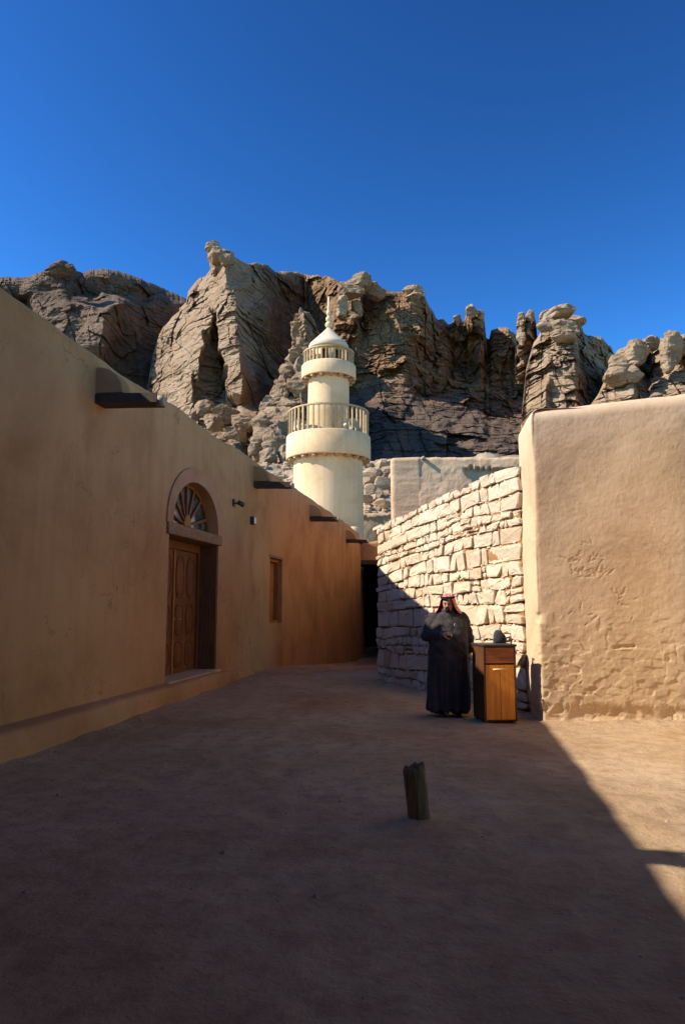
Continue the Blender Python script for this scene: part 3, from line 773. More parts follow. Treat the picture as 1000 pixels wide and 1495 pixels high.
# rain spouts: a dark hollowed beam under a quarter-round plaster cheek
def spout(s, z, L=0.9, w=0.15, hood=0.40, drop=0.03):
    mb = MB()
    prof = [(-w, 0.0), (w, 0.0), (w, 0.13), (w - 0.035, 0.13), (w - 0.035, 0.05), (-w + 0.035, 0.05), (-w + 0.035, 0.13), (-w, 0.13)]
    n = len(prof); rowsn = [(-0.1, 0), (L * 0.5, -drop * 0.4), (L, -drop)]
    vs = [lw(s + a, z + b + dz, o_) for o_, dz in rowsn for a, b in prof]
    mb.add(vs, [(k * n + i, k * n + (i + 1) % n, (k + 1) * n + (i + 1) % n, (k + 1) * n + i) for k in range(2) for i in range(n)] + [(0, 1, 4, 5), (1, 2, 3, 4), (5, 6, 7, 0), (2 * n + 5, 2 * n + 4, 2 * n + 1, 2 * n), (2 * n + 4, 2 * n + 3, 2 * n + 2, 2 * n + 1), (2 * n, 2 * n + 7, 2 * n + 6, 2 * n + 5)])
    sp = mb.build('rain_spout', M_DARKWOOD, lb)
    mb = MB(); N_ = 12; hw = w - 0.01
    arc = [(hood * math.cos(math.pi / 2 * i / N_), 0.135 + hood * 0.95 * math.sin(math.pi / 2 * i / N_)) for i in range(N_ + 1)]
    loop = [(-0.02, 0.135)] + arc + [(-0.02, 0.135 + hood * 0.95)]
    m = len(loop)
    vs = [lw(s + sg * hw, z + b, a) for sg in (-1, 1) for a, b in loop]
    mb.add(vs, [(i, (i + 1) % m, m + (i + 1) % m, m + i) for i in range(m)] + [tuple(range(m)), tuple(range(m, 2 * m))[::-1]])
    bevel(mb.build('spout_cheek', M_LEFT, sp), 0.02)
    mb = MB(); mb.tube(lw(s, z + 0.055 - drop, L - 0.05), lw(s, z + 0.05 - drop, L + 0.06), 0.075, 0.07, 12); mb.build('spout_tip', M_PALEWOOD, sp)
for s_, z_ in ((-4.85, 4.36), (1.10, 4.36), (8.62, 4.40), (14.9, 4.31), (22.0, 4.20)):
    spout(s_ + 0.15, z_, L=1.12 if s_ < 0 else 0.9, hood=0.22 if s_ < 0 else 0.40, w=0.12 if s_ < 0 else 0.15)

# two small wall fittings (each fixed to the wall, each a thing)
p = lw(7.16, 3.82, 0.0)
lamp = empty('wall_spotlight', p, 'dark little spotlight on a bracket beside the arched doorway', 'wall lamp')
mb = MB(); lbox(mb, 7.09, 7.23, 3.73, 3.89, 0.001, 0.04); bevel(mb.build('bracket_plate', M_BLACKMETAL, lamp), 0.008)
mb = MB(); mb.tube(lw(7.16, 3.80, 0.04), lw(7.16, 3.80, 0.12), 0.016); mb.build('arm', M_BLACKMETAL, lamp)
mb = MB(); mb.tube(lw(7.12, 3.82, 0.11), lw(7.20, 3.76, 0.22), 0.05, 0.056, 16); mb.build('lamp_housing', M_BLACKMETAL, lamp)
mb = MB(); mb.tube(lw(7.2003, 3.7597, 0.2205), lw(7.2018, 3.7585, 0.2235), 0.046, 0.046, 16); mb.build('lens', M_GREYPLASTIC, lamp)
p = lw(8.51, 3.58, 0.0)
box = empty('junction_box', p, 'tiny square metal junction box on the wall under the second rain spout', 'junction box')
mb = MB(); lbox(mb, 8.40, 8.60, 3.48, 3.66, 0.001, 0.09); bevel(mb.build('case', M_BLACKMETAL, box), 0.01)
mb = MB(); lbox(mb, 8.42, 8.58, 3.50, 3.64, 0.091, 0.10); mb.build('cover', M_GREYPLASTIC, box)

# mud bench / kerb along the foot of the wall
ks = np.linspace(-6.0, 8.6, 120)
prof = [(0.42, -0.2), (0.40, 0.10), (0.385, 0.22), (0.36, 0.27), (0.32, 0.292), (0.2, 0.295), (-0.05, 0.30)]
P = np.zeros((len(prof), len(ks), 3))
for j, s in enumerate(ks):
    kk = max(0.0, (s - 5.6) / 3.0)
    w_ = (0.9 if s < 0 else 0.9) * (1 - 0.55 * kk); hh = 1 - 0.85 * kk ** 1.5
    wob = 0.03 * float(vn(np.array(s * 0.8), np.array(0.0), 81)) + 0.01 * float(vn(np.array(s * 4.0), np.array(0.0), 82))
    grow = 1.0 - 0.03 * (s - 0)
    for i, (o_, z) in enumerate(prof):
        q = lw(s, z * hh if z > 0 else z, (o_ * w_ * max(0.55, min(1.25, grow)) if o_ > 0 else o_) + (wob if o_ > 0 else 0))
        P[i, j] = q
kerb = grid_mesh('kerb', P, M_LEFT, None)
tag(kerb, 'low mud kerb along the foot of the shaded left wall', None, kind='structure')

# ------------------------------------------------------------------ stone wall
A0 = Vector((0.79, 16.1, 0)); B0 = Vector((2.735, 10.98, 0))
SL = (B0 - A0).length; SD = (B0 - A0) / SL; SN = Vector((SD.y, -SD.x, 0))     # outward = towards the lane
def sw(s, z, o=0.0):
    p = A0 + SD * s + SN * o
    return Vector((p.x, p.y, z))
def stop_(s):
    t = s / SL
    return float(np.interp(t, [0, 0.12, 0.35, 0.6, 0.8, 1.0], [3.27, 3.36, 3.52, 3.63, 3.70, 3.74]))
swt = empty('stone_wall', tuple(A0 + SD * SL / 2), 'rubble stone wall of pale blocks in mud mortar, its lower left in shadow', 'wall')
us = np.linspace(0, SL, 300); zs = np.linspace(-0.25, 1, 190)
S_, K_ = np.meshgrid(us, np.linspace(0, 1, 190))
TOP = np.array([stop_(u) for u in us])
Z_ = -0.25 + (TOP[None] - 0.06 + 0.25) * K_
O_ = 0.018 * fbm(S_ * 5, Z_ * 5, 91, 4) + 0.008 * fbm(S_ * 20, Z_ * 20, 92, 3) + 0.02 * fbm(S_ * 0.8, Z_ * 0.8, 93, 2)
rowsP = [np.stack([A0.x + SD.x * S_ + SN.x * O_, A0.y + SD.y * S_ + SN.y * O_, Z_], -1)]
for o_, dz in ((-0.12, 0.0), (-0.45, 0.0), (-0.48, -4.2)):
    q = np.stack([A0.x + SD.x * us + SN.x * o_, A0.y + SD.y * us + SN.y * o_, TOP - 0.05 + dz], -1)[None]
    rowsP.append(q)
P = np.concatenate(rowsP, 0)
endq = P[:, :1].copy(); mask = np.arange(P.shape[0]) < 190
endq[mask, 0, 0] = A0.x + SN.x * -0.5; endq[mask, 0, 1] = A0.y + SN.y * -0.5
P = np.concatenate([endq, P], 1)
grid_mesh('mortar_core', P, M_MORTAR, swt)

def stone_mesh(outline, depth, bulge, tilt, seed):
    """outline: list of (a,b) around (0,0) in wall plane, metres. ~48 triangles"""
    rr = random.Random(seed)
    n = len(outline)
    rings = [(1.0, -0.05), (1.0, depth * 0.72), (0.955, depth * 0.96), (0.6, depth + bulge * 0.7)]
    vs = []
    for f, d in rings:
        for a, b in outline:
            jj = rr.uniform(-0.009, 0.009) if f < 1 else 0
            vs.append((a * f, b * f, d + (tilt[0] * a + tilt[1] * b) * (1 if d > 0 else 0) + jj))
    vs.append((0, 0, depth + bulge))
    fs = [(k * n + i, k * n + (i + 1) % n, (k + 1) * n + (i + 1) % n, (k + 1) * n + i) for k in range(3) for i in range(n)]
    fs += [(3 * n + i, 3 * n + (i + 1) % n, 4 * n) for i in range(n)]
    return vs, fs
r3 = random.Random(20)
NROW = 17
hs = [r3.choice([0.62, 0.8, 0.95, 1.1, 1.35]) * r3.uniform(0.92, 1.08) for _ in range(NROW)]
cum = np.concatenate([[0], np.cumsum(hs)]) / sum(hs)
def rowz(k, s):
    t = cum[k]
    w = 0.055 * float(vn(np.array(s * 1.0 + k * 7.3), np.array(k * 3.1), 101)) + 0.03 * float(vn(np.array(s * 3.0 + k), np.array(k * 1.7), 102))
    if k == 0: w = 0
    if k == NROW: w *= 0.8
    return -0.06 + t * (stop_(min(max(s, 0), SL)) + 0.06) + w
stones = []
for k in range(NROW):
    s = -0.03 + r3.uniform(0, 0.1)
    first = True
    while s < SL - 0.03:
        h = (cum[k + 1] - cum[k]) * 3.5
        w = h * r3.choice([0.7, 1.0, 1.2, 1.4, 1.7, 2.1, 2.6]) * r3.uniform(0.9, 1.1) * 1.10
        e = s + w
        if SL - e < 0.16: e = SL + 0.02
        stones.append((k, s, e))
        s = e
def rowpieces(k, s, e):
    # some stones are split into two thin ones lying on each other
    return [(0.0, 1.0)] if r3.random() > 0.045 else [(0.0, r3.uniform(0.42, 0.58)), None]
count = 0
late = MB()
for k, s, e in sorted(stones, key=lambda q: -(q[2] - q[1]) * (cum[q[0] + 1] - cum[q[0]]) * (0.6 + q[1] / SL)):
    sp = rowpieces(k, s, e)
    if len(sp) == 2: sp = [(0.0, sp[0][1]), (sp[0][1], 1.0)]
    for f0, f1 in sp:
        g = r3.uniform(0.002, 0.009)
        ja, jb = r3.uniform(-0.05, 0.05), r3.uniform(-0.05, 0.05)
        dv0, dv1 = r3.uniform(0, 0.012), r3.uniform(-0.012, 0.0)
        def corner(ss_, f, jj): return ss_ + jj * (f - 0.5) * 2, rowz(k, ss_) * (1 - f) + rowz(k + 1, ss_) * f
        a0, z00 = corner(s, f0, ja); a1, z01 = corner(e, f0, jb); a2, z11 = corner(e, f1, jb); a3, z10 = corner(s, f1, ja)
        ca, cz = (a0 + a1 + a2 + a3) / 4, (z00 + z01 + z11 + z10) / 4
        quadp = [(a0 + g, z00 + g + dv0 * r3.random()), (a1 - g, z01 + g + dv0), (a2 - g, z11 - g + dv1), (a3 + g, z10 - g + dv1 * r3.random())]
        out = []
        for i in range(4):
            p, q = quadp[i], quadp[(i + 1) % 4]
            ln = math.hypot(q[0] - p[0], q[1] - p[1])
            cut = min(0.3, r3.uniform(0.008, 0.055) / max(ln, 0.05)); cut2 = min(0.3, r3.uniform(0.008, 0.055) / max(ln, 0.05))
            pts = [cut] + ([0.5 + r3.uniform(-0.15, 0.15)] if i % 2 == 0 else []) + [1 - cut2]
            for t_ in pts:
                jn = r3.uniform(-0.016, 0.008)
                nx_, nz_ = (q[1] - p[1]) / max(ln, 1e-3), -(q[0] - p[0]) / max(ln, 1e-3)
                out.append((p[0] + (q[0] - p[0]) * t_ - ca + nx_ * jn, p[1] + (q[1] - p[1]) * t_ - cz + nz_ * jn))
        size = min(e - s, (z11 - z01))
        depth = r3.uniform(0.028, 0.062)
        vs, fs = stone_mesh(out, depth, r3.uniform(-0.003, 0.010), (r3.uniform(-0.10, 0.10), r3.uniform(-0.12, 0.08)), count)
        mb = MB(); mb.add([sw(ca + a, cz + b, d) for a, b, d in vs], fs, False)
        if count < 285: mb.build('stone', M_STONE, swt, weld=False)
        else: late.add(mb.v, mb.f, False)
        count += 1
if late.v: tag(late.build('small_stones', M_STONE, swt, weld=False), kind='stuff')
# small packing stones pushed into the joints
ch = MB()
for _ in range(420):
    k = r3.randrange(1, NROW); s = r3.uniform(0.03, SL - 0.03); z = rowz(k, s) + r3.uniform(-0.02, 0.02)
    w, h = r3.uniform(0.018, 0.05), r3.uniform(0.010, 0.022); m = 6
    ol = [(w * math.cos(2 * math.pi * i / m) * r3.uniform(0.75, 1.2), h * math.sin(2 * math.pi * i / m) * r3.uniform(0.75, 1.2)) for i in range(m)]
    d = r3.uniform(0.024, 0.045)
    ch.add([sw(s + a, z + b, -0.02) for a, b in ol] + [sw(s + a * 0.85, z + b * 0.85, d) for a, b in ol], [(i, (i + 1) % m, m + (i + 1) % m, m + i) for i in range(m)] + [tuple(range(m, 2 * m))])
tag(ch.build('packing_stones', M_STONE, swt, weld=False), kind='stuff')
# return of the wall's near end (quoins) where it turns back out of sight
for k in range(NROW):
    mb = MB()
    z0, z1 = rowz(k, 0) + 0.012, rowz(k + 1, 0) - 0.012
    d0 = r3.uniform(0.25, 0.45)
    c = sw(0, 0, 0)
    vs = []
    for z in (z0, z1):
        for (a, o_) in ((-0.03, -0.02), (-0.03, -d0), (0.06, -d0), (0.06, -0.02)):
            vs.append(sw(a + r3.uniform(-0.012, 0.012), z + r3.uniform(-0.01, 0.01), o_))
    mb.add(vs, [(0, 1, 2, 3), (7, 6, 5, 4), (0, 4, 5, 1), (1, 5, 6, 2), (2, 6, 7, 3), (3, 7, 4, 0)])
    bevel(mb.build('end_stone', M_STONE, swt), 0.02, 1)
# flat cap stone jutting at the left end
mb = MB(); mb.box(-0.17, 0.30, -0.3, 0.06, 0, 0.07); o = MB()
Mx = Matrix.Translation(sw(0.0, 3.26)) @ Matrix(((SD.x, SN.x, 0, 0), (SD.y, SN.y, 0, 0), (0, 0, 1, 0), (0, 0, 0, 1))) @ Matrix.Rotation(math.radians(-5), 4, 'Y')
mb = MB(); mb.box(-0.16, 0.34, -0.3, 0.06, 0, 0.07, Mx); bevel(mb.build('cap_stone', M_STONE, swt), 0.012)

# unseen walls and flat roof, added behind the camera to darken the foreground
cov = MB()
cov.box(-5.6, 5.6, -8.95, 2.3, 5.22, 5.5)
cov.box(-3.6, 5.6, 2.3, 3.5, 5.221, 5.499)
cov.box(3.3, 5.5, -8.9, 2.9, -0.3, 5.3)
cov.box(-6.5, 5.6, -9.4, -9.0, -0.3, 5.3)
co = cov.build('added_shade_cover', M_LEFT)
# unseen sunlit wall, added off to the right to bounce warm light into the lane
def disp_side(X, Y, S, Z, off): return 0.02 * fbm(Y * 1.2, Z * 1.2, 161, 3) + 0.006 * fbm(Y * 7, Z * 7, 162, 3)
o = shell('added_bounce_wall', [(5.02, 9.6), (3.72, 6.9), (7.5, 5.8)], lambda s, x, y: 5.1 + 0.03 * float(vn(np.array(s * 0.8), np.array(2.0), 163)), M_BLOCK, None, disp_side, zb=-0.2, r=0.12, du=0.06, dz=0.06, rc=0.12, width=0.6)
tag(o, 'unseen sunlit mud wall added on the right to bounce warm light', None, kind='structure')
tag(co, 'unseen mud walls and flat roof added to shade the near end of the lane', None, kind='structure')

# ------------------------------------------------------------------ minaret
MY = 38.0
KM = MY / 33.0
def mz(py, Y=MY): return at(479, py, Y).z
MX = at(479.5, 640, MY).x
mn = empty('minaret', (MX, MY, -0.5), 'cream plastered round minaret with two railed galleries and a conical cap', 'minaret')
def mprof(py): return mz(py)
R1, RG1, R2, RG2, RL, RC = 1.86, 2.26, 1.10, 1.48, 0.98, 1.09
zg1t, zg1b = mz(639), mz(673)
zg2t, zg2b = mz(535.5), mz(555)
def wob_lathe(prof, n, seed, amp):
    rows = []
    for r, z in prof:
        a = np.linspace(0, 2 * np.pi, n, endpoint=False)
        rr = r * (1 + amp * fbm(np.cos(a) * 1.4 + 7, np.sin(a) * 1.4 + z * 0.5, seed, 3))
        rows.append(np.stack([MX + rr * np.cos(a), MY + rr * np.sin(a), np.full(n, z)], -1))
    return np.array(rows)
pr = [(R1 * 1.03, -1.2)] + [(R1 * (1.02 - 0.03 * t), -1.2 + (zg1b + 0.35 + 1.2) * t) for t in np.linspace(0.1, 1, 14)]
grid_mesh('lower_shaft', wob_lathe(pr, 72, 111, 0.012), M_MINARET, mn, closed=True)
pr = [(R1 - 0.02, zg1b + 0.30), (R1 + 0.03, zg1b + 0.22), (RG1 - 0.12, zg1b + 0.06), (RG1 - 0.03, zg1b - 0.02), (RG1, zg1b + 0.06), (RG1 + 0.005, zg1b + 0.5), (RG1 - 0.005, zg1t - 0.05), (RG1 - 0.05, zg1t), (RG1 - 0.26, zg1t), (RG1 - 0.28, zg1t - 0.06), (RG1 - 0.28, zg1b + 0.45), (R2 - 0.1, zg1b + 0.45)]
grid_mesh('lower_gallery', wob_lathe(pr, 72, 112, 0.006), M_MINARET, mn, closed=True)
pr = [(R2 * 1.02 - 0.02 * t, zg1b + 0.4 + (zg2b + 0.35 - zg1b - 0.4) * t) for t in np.linspace(0, 1, 12)]
grid_mesh('upper_shaft', wob_lathe(pr, 64, 113, 0.014), M_MINARET, mn, closed=True)
pr = [(R2 - 0.02, zg2b + 0.30), (R2 + 0.04, zg2b + 0.20), (RG2 - 0.10, zg2b + 0.05), (RG2 - 0.03, zg2b - 0.02), (RG2, zg2b + 0.06), (RG2, zg2t - 0.05), (RG2 - 0.04, zg2t), (RG2 - 0.22, zg2t), (RG2 - 0.24, zg2b + 0.4), (0.3, zg2b + 0.4)]
grid_mesh('upper_gallery', wob_lathe(pr, 64, 114, 0.008), M_MINARET, mn, closed=True)
zc0, zc1 = mz(511), mz(477)
# lantern: six piers with openings between, closed core behind
mb = MB()
for k in range(8):
    a = 2 * math.pi * (k + 0.25) / 8
    w = 0.20
    mb.lathe([(RL, zg2b + 0.4), (RL, zc0 + 0.1), (RL - 0.2, zc0 + 0.1), (RL - 0.2, zg2b + 0.4), (RL, zg2b + 0.4)], 4, (MX, MY, 0), None, True, a - w, a + w)
mb.lathe([(RL + 0.004, zg2b + 0.4), (RL + 0.004, zg2t + 0.05), (RL - 0.204, zg2t + 0.05), (RL - 0.204, zg2b + 0.4)], 48, (MX, MY, 0))
mb.lathe([(RL + 0.004, zc0 - 0.20), (RL + 0.004, zc0 + 0.12), (RL - 0.204, zc0 + 0.12), (RL - 0.204, zc0 - 0.2), (RL + 0.004, zc0 - 0.2)], 48, (MX, MY, 0))
mb.build('lantern', M_MINARET, mn)
mb = MB(); mb.lathe([(0.5, zg2b + 0.4), (0.5, zc0 + 0.1)], 16, (MX, MY, 0)); mb.build('lantern_core', M_PLASTER_IN, mn)
H = zc1 - zc0
pr = [(0.3, zc0 + 0.02), (RC - 0.03, zc0 + 0.0), (RC, zc0 + 0.04), (RC - 0.005, zc0 + 0.20), (RC - 0.06, zc0 + 0.30)] + [((RC - 0.06) * (1 - t) ** 1.06 + 0.07 * t, zc0 + 0.30 + (H - 0.33) * t) for t in np.linspace(0.08, 1, 12)] + [(0.05, zc1 - 0.01), (0.001, zc1)]
grid_mesh('cone_cap', wob_lathe(pr, 56, 115, 0.012), M_CONE, mn, closed=True)
zf = mz(433)
mb = MB(); mb.path([(MX, MY, zc1 - 0.1), (MX, MY, zc1 + 0.9), (MX, MY, zf)], [0.10, 0.085, 0.045], 10)
for py, r in ((474, 0.20), (465.5, 0.165), (457, 0.14), (449, 0.10)):
    mb.ell((MX, MY, mz(py)), (r, r, r * 0.95), 14, 8)
t = NT('finial_paint', 0.5, 0.3); t.color((0.62, 0.51, 0.27)); mb.build('finial', t.m, mn)
def railing(n, r, z0, z1, wpost, name_group):
    bm_ = MB(); bm_.box(-wpost, wpost, -wpost, wpost, 0, 1)
    me = bm_.mesh('baluster'); me.materials.append(M_RAILING)
    for k in range(n):
        a = 2 * math.pi * (k + 0.5) / n
        o = bpy.data.objects.new('baluster', me); COL.objects.link(o); o.parent = mn
        o.location = Vector((MX + r * math.cos(a), MY + r * math.sin(a), z0 - 0.02)) - ORG[mn.name]
        o.rotation_euler = (0, 0, a); o.scale = (1, 1, z1 - z0)
    mb = MB(); mb.lathe([(r - 0.06, z1 - 0.03), (r + 0.06, z1 - 0.03), (r + 0.06, z1 + 0.05), (r - 0.06, z1 + 0.05), (r - 0.06, z1 - 0.03)], 72, (MX, MY, 0), None, False)
    mb.build('handrail', M_RAILING, mn)
railing(44, RG1 - 0.14, zg1t, mz(604.5), 0.042, 0)
railing(36, RG2 - 0.14, zg2t, mz(517), 0.036, 0)
def beam_ends(n, r0, r1, z, w):
    bm_ = MB(); bm_.tube((r0, 0, 0), (r1, 0, 0), w, w * 0.95, 9)
    me = bm_.mesh('beam_end'); me.materials.append(M_PALEWOOD)
    for k in range(n):
        a = 2 * math.pi * (k + 0.3) / n
        o = bpy.data.objects.new('beam_end', me); COL.objects.link(o); o.parent = mn
        o.location = Vector((MX, MY, z)) - ORG[mn.name]; o.rotation_euler = (0, 0.0, a)
beam_ends(22, R1 - 0.2, RG1 - 0.06, zg1b - 0.03, 0.10)
beam_ends(16, R2 - 0.2, RG2 - 0.05, zg2b - 0.03, 0.09)
# small arched door on the upper shaft
mb = MB(); N_ = 10
a0 = -math.pi / 2 - 0.30
loop = [(-0.30, 0), (0.30, 0)] + [(0.30 * math.cos(math.pi * i / N_), 0.55 + 0.30 * math.sin(math.pi * i / N_)) for i in range(N_ + 1)]
def cyl(x, z, r): a = a0 + x / R2; return (MX + r * math.cos(a), MY + r * math.sin(a), zg1b + 0.46 + z)
lv = [cyl(x, z, R2 + 0.03) for x, z in loop] + [cyl(x, z, R2 - 0.1) for x, z in loop]; m = len(loop)
mb.add(lv, [tuple(range(m))] + [(i, (i + 1) % m, m + (i + 1) % m, m + i) for i in range(m)]); mb.build('gallery_door', M_DARK, mn)

def loudspeaker(ang, label):
    base = Vector((MX + 1.78 * math.cos(ang), MY + 1.78 * math.sin(ang), zg1t))
    base.z = zg1b + 0.45
    r_ = empty('loudspeaker', base, label, 'loudspeaker', 'horn loudspeakers on the minaret gallery')
    d = Vector((math.cos(ang), math.sin(ang), 0.0))
    mb = MB(); mb.tube(base, base + Vector((0, 0, 1.35)), 0.03, n=8); mb.build('post', M_GREYPLASTIC, r_)
    c = base + Vector((0, 0, 1.25))
    Mx = Matrix.Translation(c) @ d.to_track_quat('Z', 'Y').to_matrix().to_4x4()
    mb = MB(); mb.lathe([(0.05, -0.25), (0.07, -0.1), (0.10, 0.02), (0.17, 0.14), (0.27, 0.22), (0.275, 0.235), (0.26, 0.22), (0.15, 0.12), (0.03, 0.0)], 20, (0, 0, 0), Mx); mb.build('horn', M_GREYPLASTIC, r_)
    mb = MB(); mb.lathe([(0.001, -0.42), (0.09, -0.42), (0.10, -0.38), (0.10, -0.27), (0.05, -0.25)], 16, (0, 0, 0), Mx); mb.build('driver', M_GREYPLASTIC, r_)
loudspeaker(math.radians(212), 'pale horn loudspeaker behind the lower minaret railing at its left side')
loudspeaker(math.radians(-50), 'pale horn loudspeaker behind the lower minaret railing at its right side')

# ------------------------------------------------------------------ cliffs: relief rock masses, each at its own distance
def cliff(sil, rows, ybot, mat, seed, res=0.75, jag=2.0, round_px=14, round_m=5.0, blk=(5.0, 3.5, 2.2), fine=1.0, strat=1.0, back=35.0, act0=0.0, fac=1.0, label=None):
    sx = np.array([p[0] for p in sil], float); sy = np.array([p[1] for p in sil], float)
    xs = np.arange(sx[0], sx[-1] + res, res)
    yt = np.interp(xs, sx, sy)
    yt = yt - jag * (0.9 * np.maximum(cells(xs / 9.0, xs * 0, seed + 50)[0], -0.3) + 0.5 * fbm(xs / 3.5, xs * 0, seed + 51, 3))
    n = int((ybot - yt.min()) / res)
    t = np.linspace(0, 1, n)[:, None]
    X = np.repeat(xs[None], n, 0)
    Y = yt[None] + (ybot - yt[None]) * t
    ky = sorted(rows)
    prof = np.array([np.interp(xs, [p[0] for p in rows[k]], [p[1] for p in rows[k]]) for k in ky])
    # warp the columns a little so that edges are not ruled lines
    Yw = np.clip(Y + 10 * fbm(X / 30, Y / 30, seed + 60, 3), ky[0], ky[-1])
    Xw = X + 7 * fbm(X / 26, Y / 22, seed + 61, 4)
    D = np.zeros_like(X)
    for a in range(len(ky) - 1):
        m = (Yw >= ky[a]) & (Yw <= ky[a + 1])
        f = (Yw - ky[a]) / (ky[a + 1] - ky[a])
        pa = np.interp(Xw, xs, prof[a]); pb = np.interp(Xw, xs, prof[a + 1])
        D = np.where(m, pa * (1 - f) + pb * f, D)
    e = np.clip((Y - yt[None]) / round_px, 0, 1)
    D = D + round_m * (1 - np.sqrt(1 - (1 - e) ** 2))
    Ux = (X - CXP) / F_PX; V = (CYP - Y) / F_PX
    ry, rz = _c - V * _s, _s + V * _c
    Xm = Ux / ry * D; Zm = EYE + rz / ry * D
    # bedding: gently undulating, each bed stands out differently
    Zs = Zm + 1.2 * fbm(Xm / 14, Zm / 30, seed + 1, 3)
    bed1 = cells(Zs / 2.6, Xm / 40, seed + 2)[0]; bed2 = cells(Zs / 0.95, Xm / 16, seed + 3)[0]
    dd = strat * (0.9 * bed1 + 0.45 * bed2) * (0.5 + 0.7 * sstep(-0.2, 0.4, fbm(Xm / 12, Zm / 10, seed + 4, 2)))
    # blocks and joints at three sizes
    b = blk
    wx = Xm + 0.5 * fbm(Xm / 3, Zm / 3, seed + 5, 3); wz = Zm + 0.4 * fbm(Xm / 3, Zm / 3, seed + 6, 3)
    v1, t1, e1 = cells(wx / b[0], wz / (b[0] * 2.2), seed + 7)
    v2, t2, e2 = cells(wx / b[1], wz / (b[1] * 0.7), seed + 8)
    v3, t3, e3 = cells(wx / b[2], wz / (b[2] * 0.5), seed + 9)
    v4, t4, e4 = cells(wx / (b[2] * 0.45), wz / (b[2] * 0.25), seed + 10)
    act = sstep(act0 - 0.3, act0 + 0.3, fbm(Xm / 8, Zm / 6, seed + 11, 3))           # smooth slabs alternate with broken zones
    dd += fac * (1.5 * t1 + (0.3 + 0.9 * act) * t2) + fine * (0.4 * t3 + 0.25 * v3 + 0.15 * t4 + 0.12 * v4) * act
    dd += 0.2 * sstep(0.05, 0.0, e1) + 0.2 * sstep(0.06, 0.0, e2) * act + 0.35 * fbm(Xm / 1.1, Zm / 0.55, seed + 20, 4)
    v5, t5, e5 = cells(wx / (b[1] * 0.9) + wz / (b[1] * 3.0), wz / (b[1] * 1.3) - wx / (b[1] * 4.0), seed + 15)
    dd += 0.5 * fac * t5 + 0.12 * sstep(0.035, 0.0, e5)
    crack = np.abs(vn(Xm / 2.4 + 0.6 * fbm(Xm / 2, Zm / 2, seed + 16, 3), Zm / 14, seed + 17)); dd += 0.5 * sstep(0.05, 0.0, crack) * sstep(0.0, 0.3, fbm(Xm / 6, Zm / 6, seed + 18, 2))
    dd += 0.35 * fbm(Xm / 2.0, Zm / 1.4, seed + 12, 5) + 0.22 * fine * act * fbm(Xm / 0.7, Zm / 0.4, seed + 13, 3)
    D = D + dd * (0.35 + 0.65 * np.clip((Y - yt[None]) / 6, 0, 1))
    Xm = Ux / ry * D; Zm = EYE + rz / ry * D
    P = np.stack([Xm, D, Zm], -1)
    top = P[0].copy()
    ex = []
    for dy, dz in ((4, 0.6), (12, 0.2), (back, -4.0), (back + 12, -45.0)):
        q = top.copy(); q[:, 1] += dy; q[:, 0] *= (q[:, 1] / top[:, 1]); q[:, 2] += dz; ex.append(q)
    P = np.concatenate([np.array(ex[::-1]), P], 0)
    o = grid_mesh('cliff', P, mat, None, smooth=False, flip=True)
    tag(o, label, None, kind='structure')
    return o

cliff([(-90, 420), (-20, 405), (30, 404), (45, 402), (52, 398), (66, 396), (71, 388), (82, 382), (92, 381), (98, 386), (108, 388), (110, 396), (118, 398), (132, 394), (150, 393), (170, 394), (190, 400), (210, 409), (235, 420), (258, 430), (276, 439), (300, 455)],
      {380: [(-90, 140), (45, 146), (110, 150), (200, 158), (300, 178)],
       425: [(-90, 138), (45, 143), (90, 146), (140, 155), (200, 160), (300, 182)],
       445: [(-90, 136), (40, 146), (60, 140), (110, 139), (170, 138), (180, 150), (300, 178)],
       500: [(-90, 128), (45, 138), (70, 136), (150, 134), (170, 147), (300, 174)],
       560: [(-90, 124), (100, 134), (150, 141), (215, 152), (300, 170)],
       720: [(-90, 100), (150, 112), (300, 130)]}, 640, M_ROCK_DARK, 200, jag=1.6, round_px=16, round_m=6, strat=0.5, fine=0.6, act0=0.35, fac=0.55, label='dark varnished sandstone hill behind the left wall')
cliff([(262, 450), (272, 440), (275, 424), (284, 413), (292, 406), (306, 400), (322, 402), (340, 420)],
      {395: [(262, 142), (276, 138), (300, 140), (340, 150)], 460: [(262, 142), (280, 134), (300, 136), (340, 146)], 520: [(262, 140), (340, 142)]}, 500, M_ROCK_PALE, 230, jag=1.2, round_px=8, round_m=3, label='small rock shoulder left of the summit head')
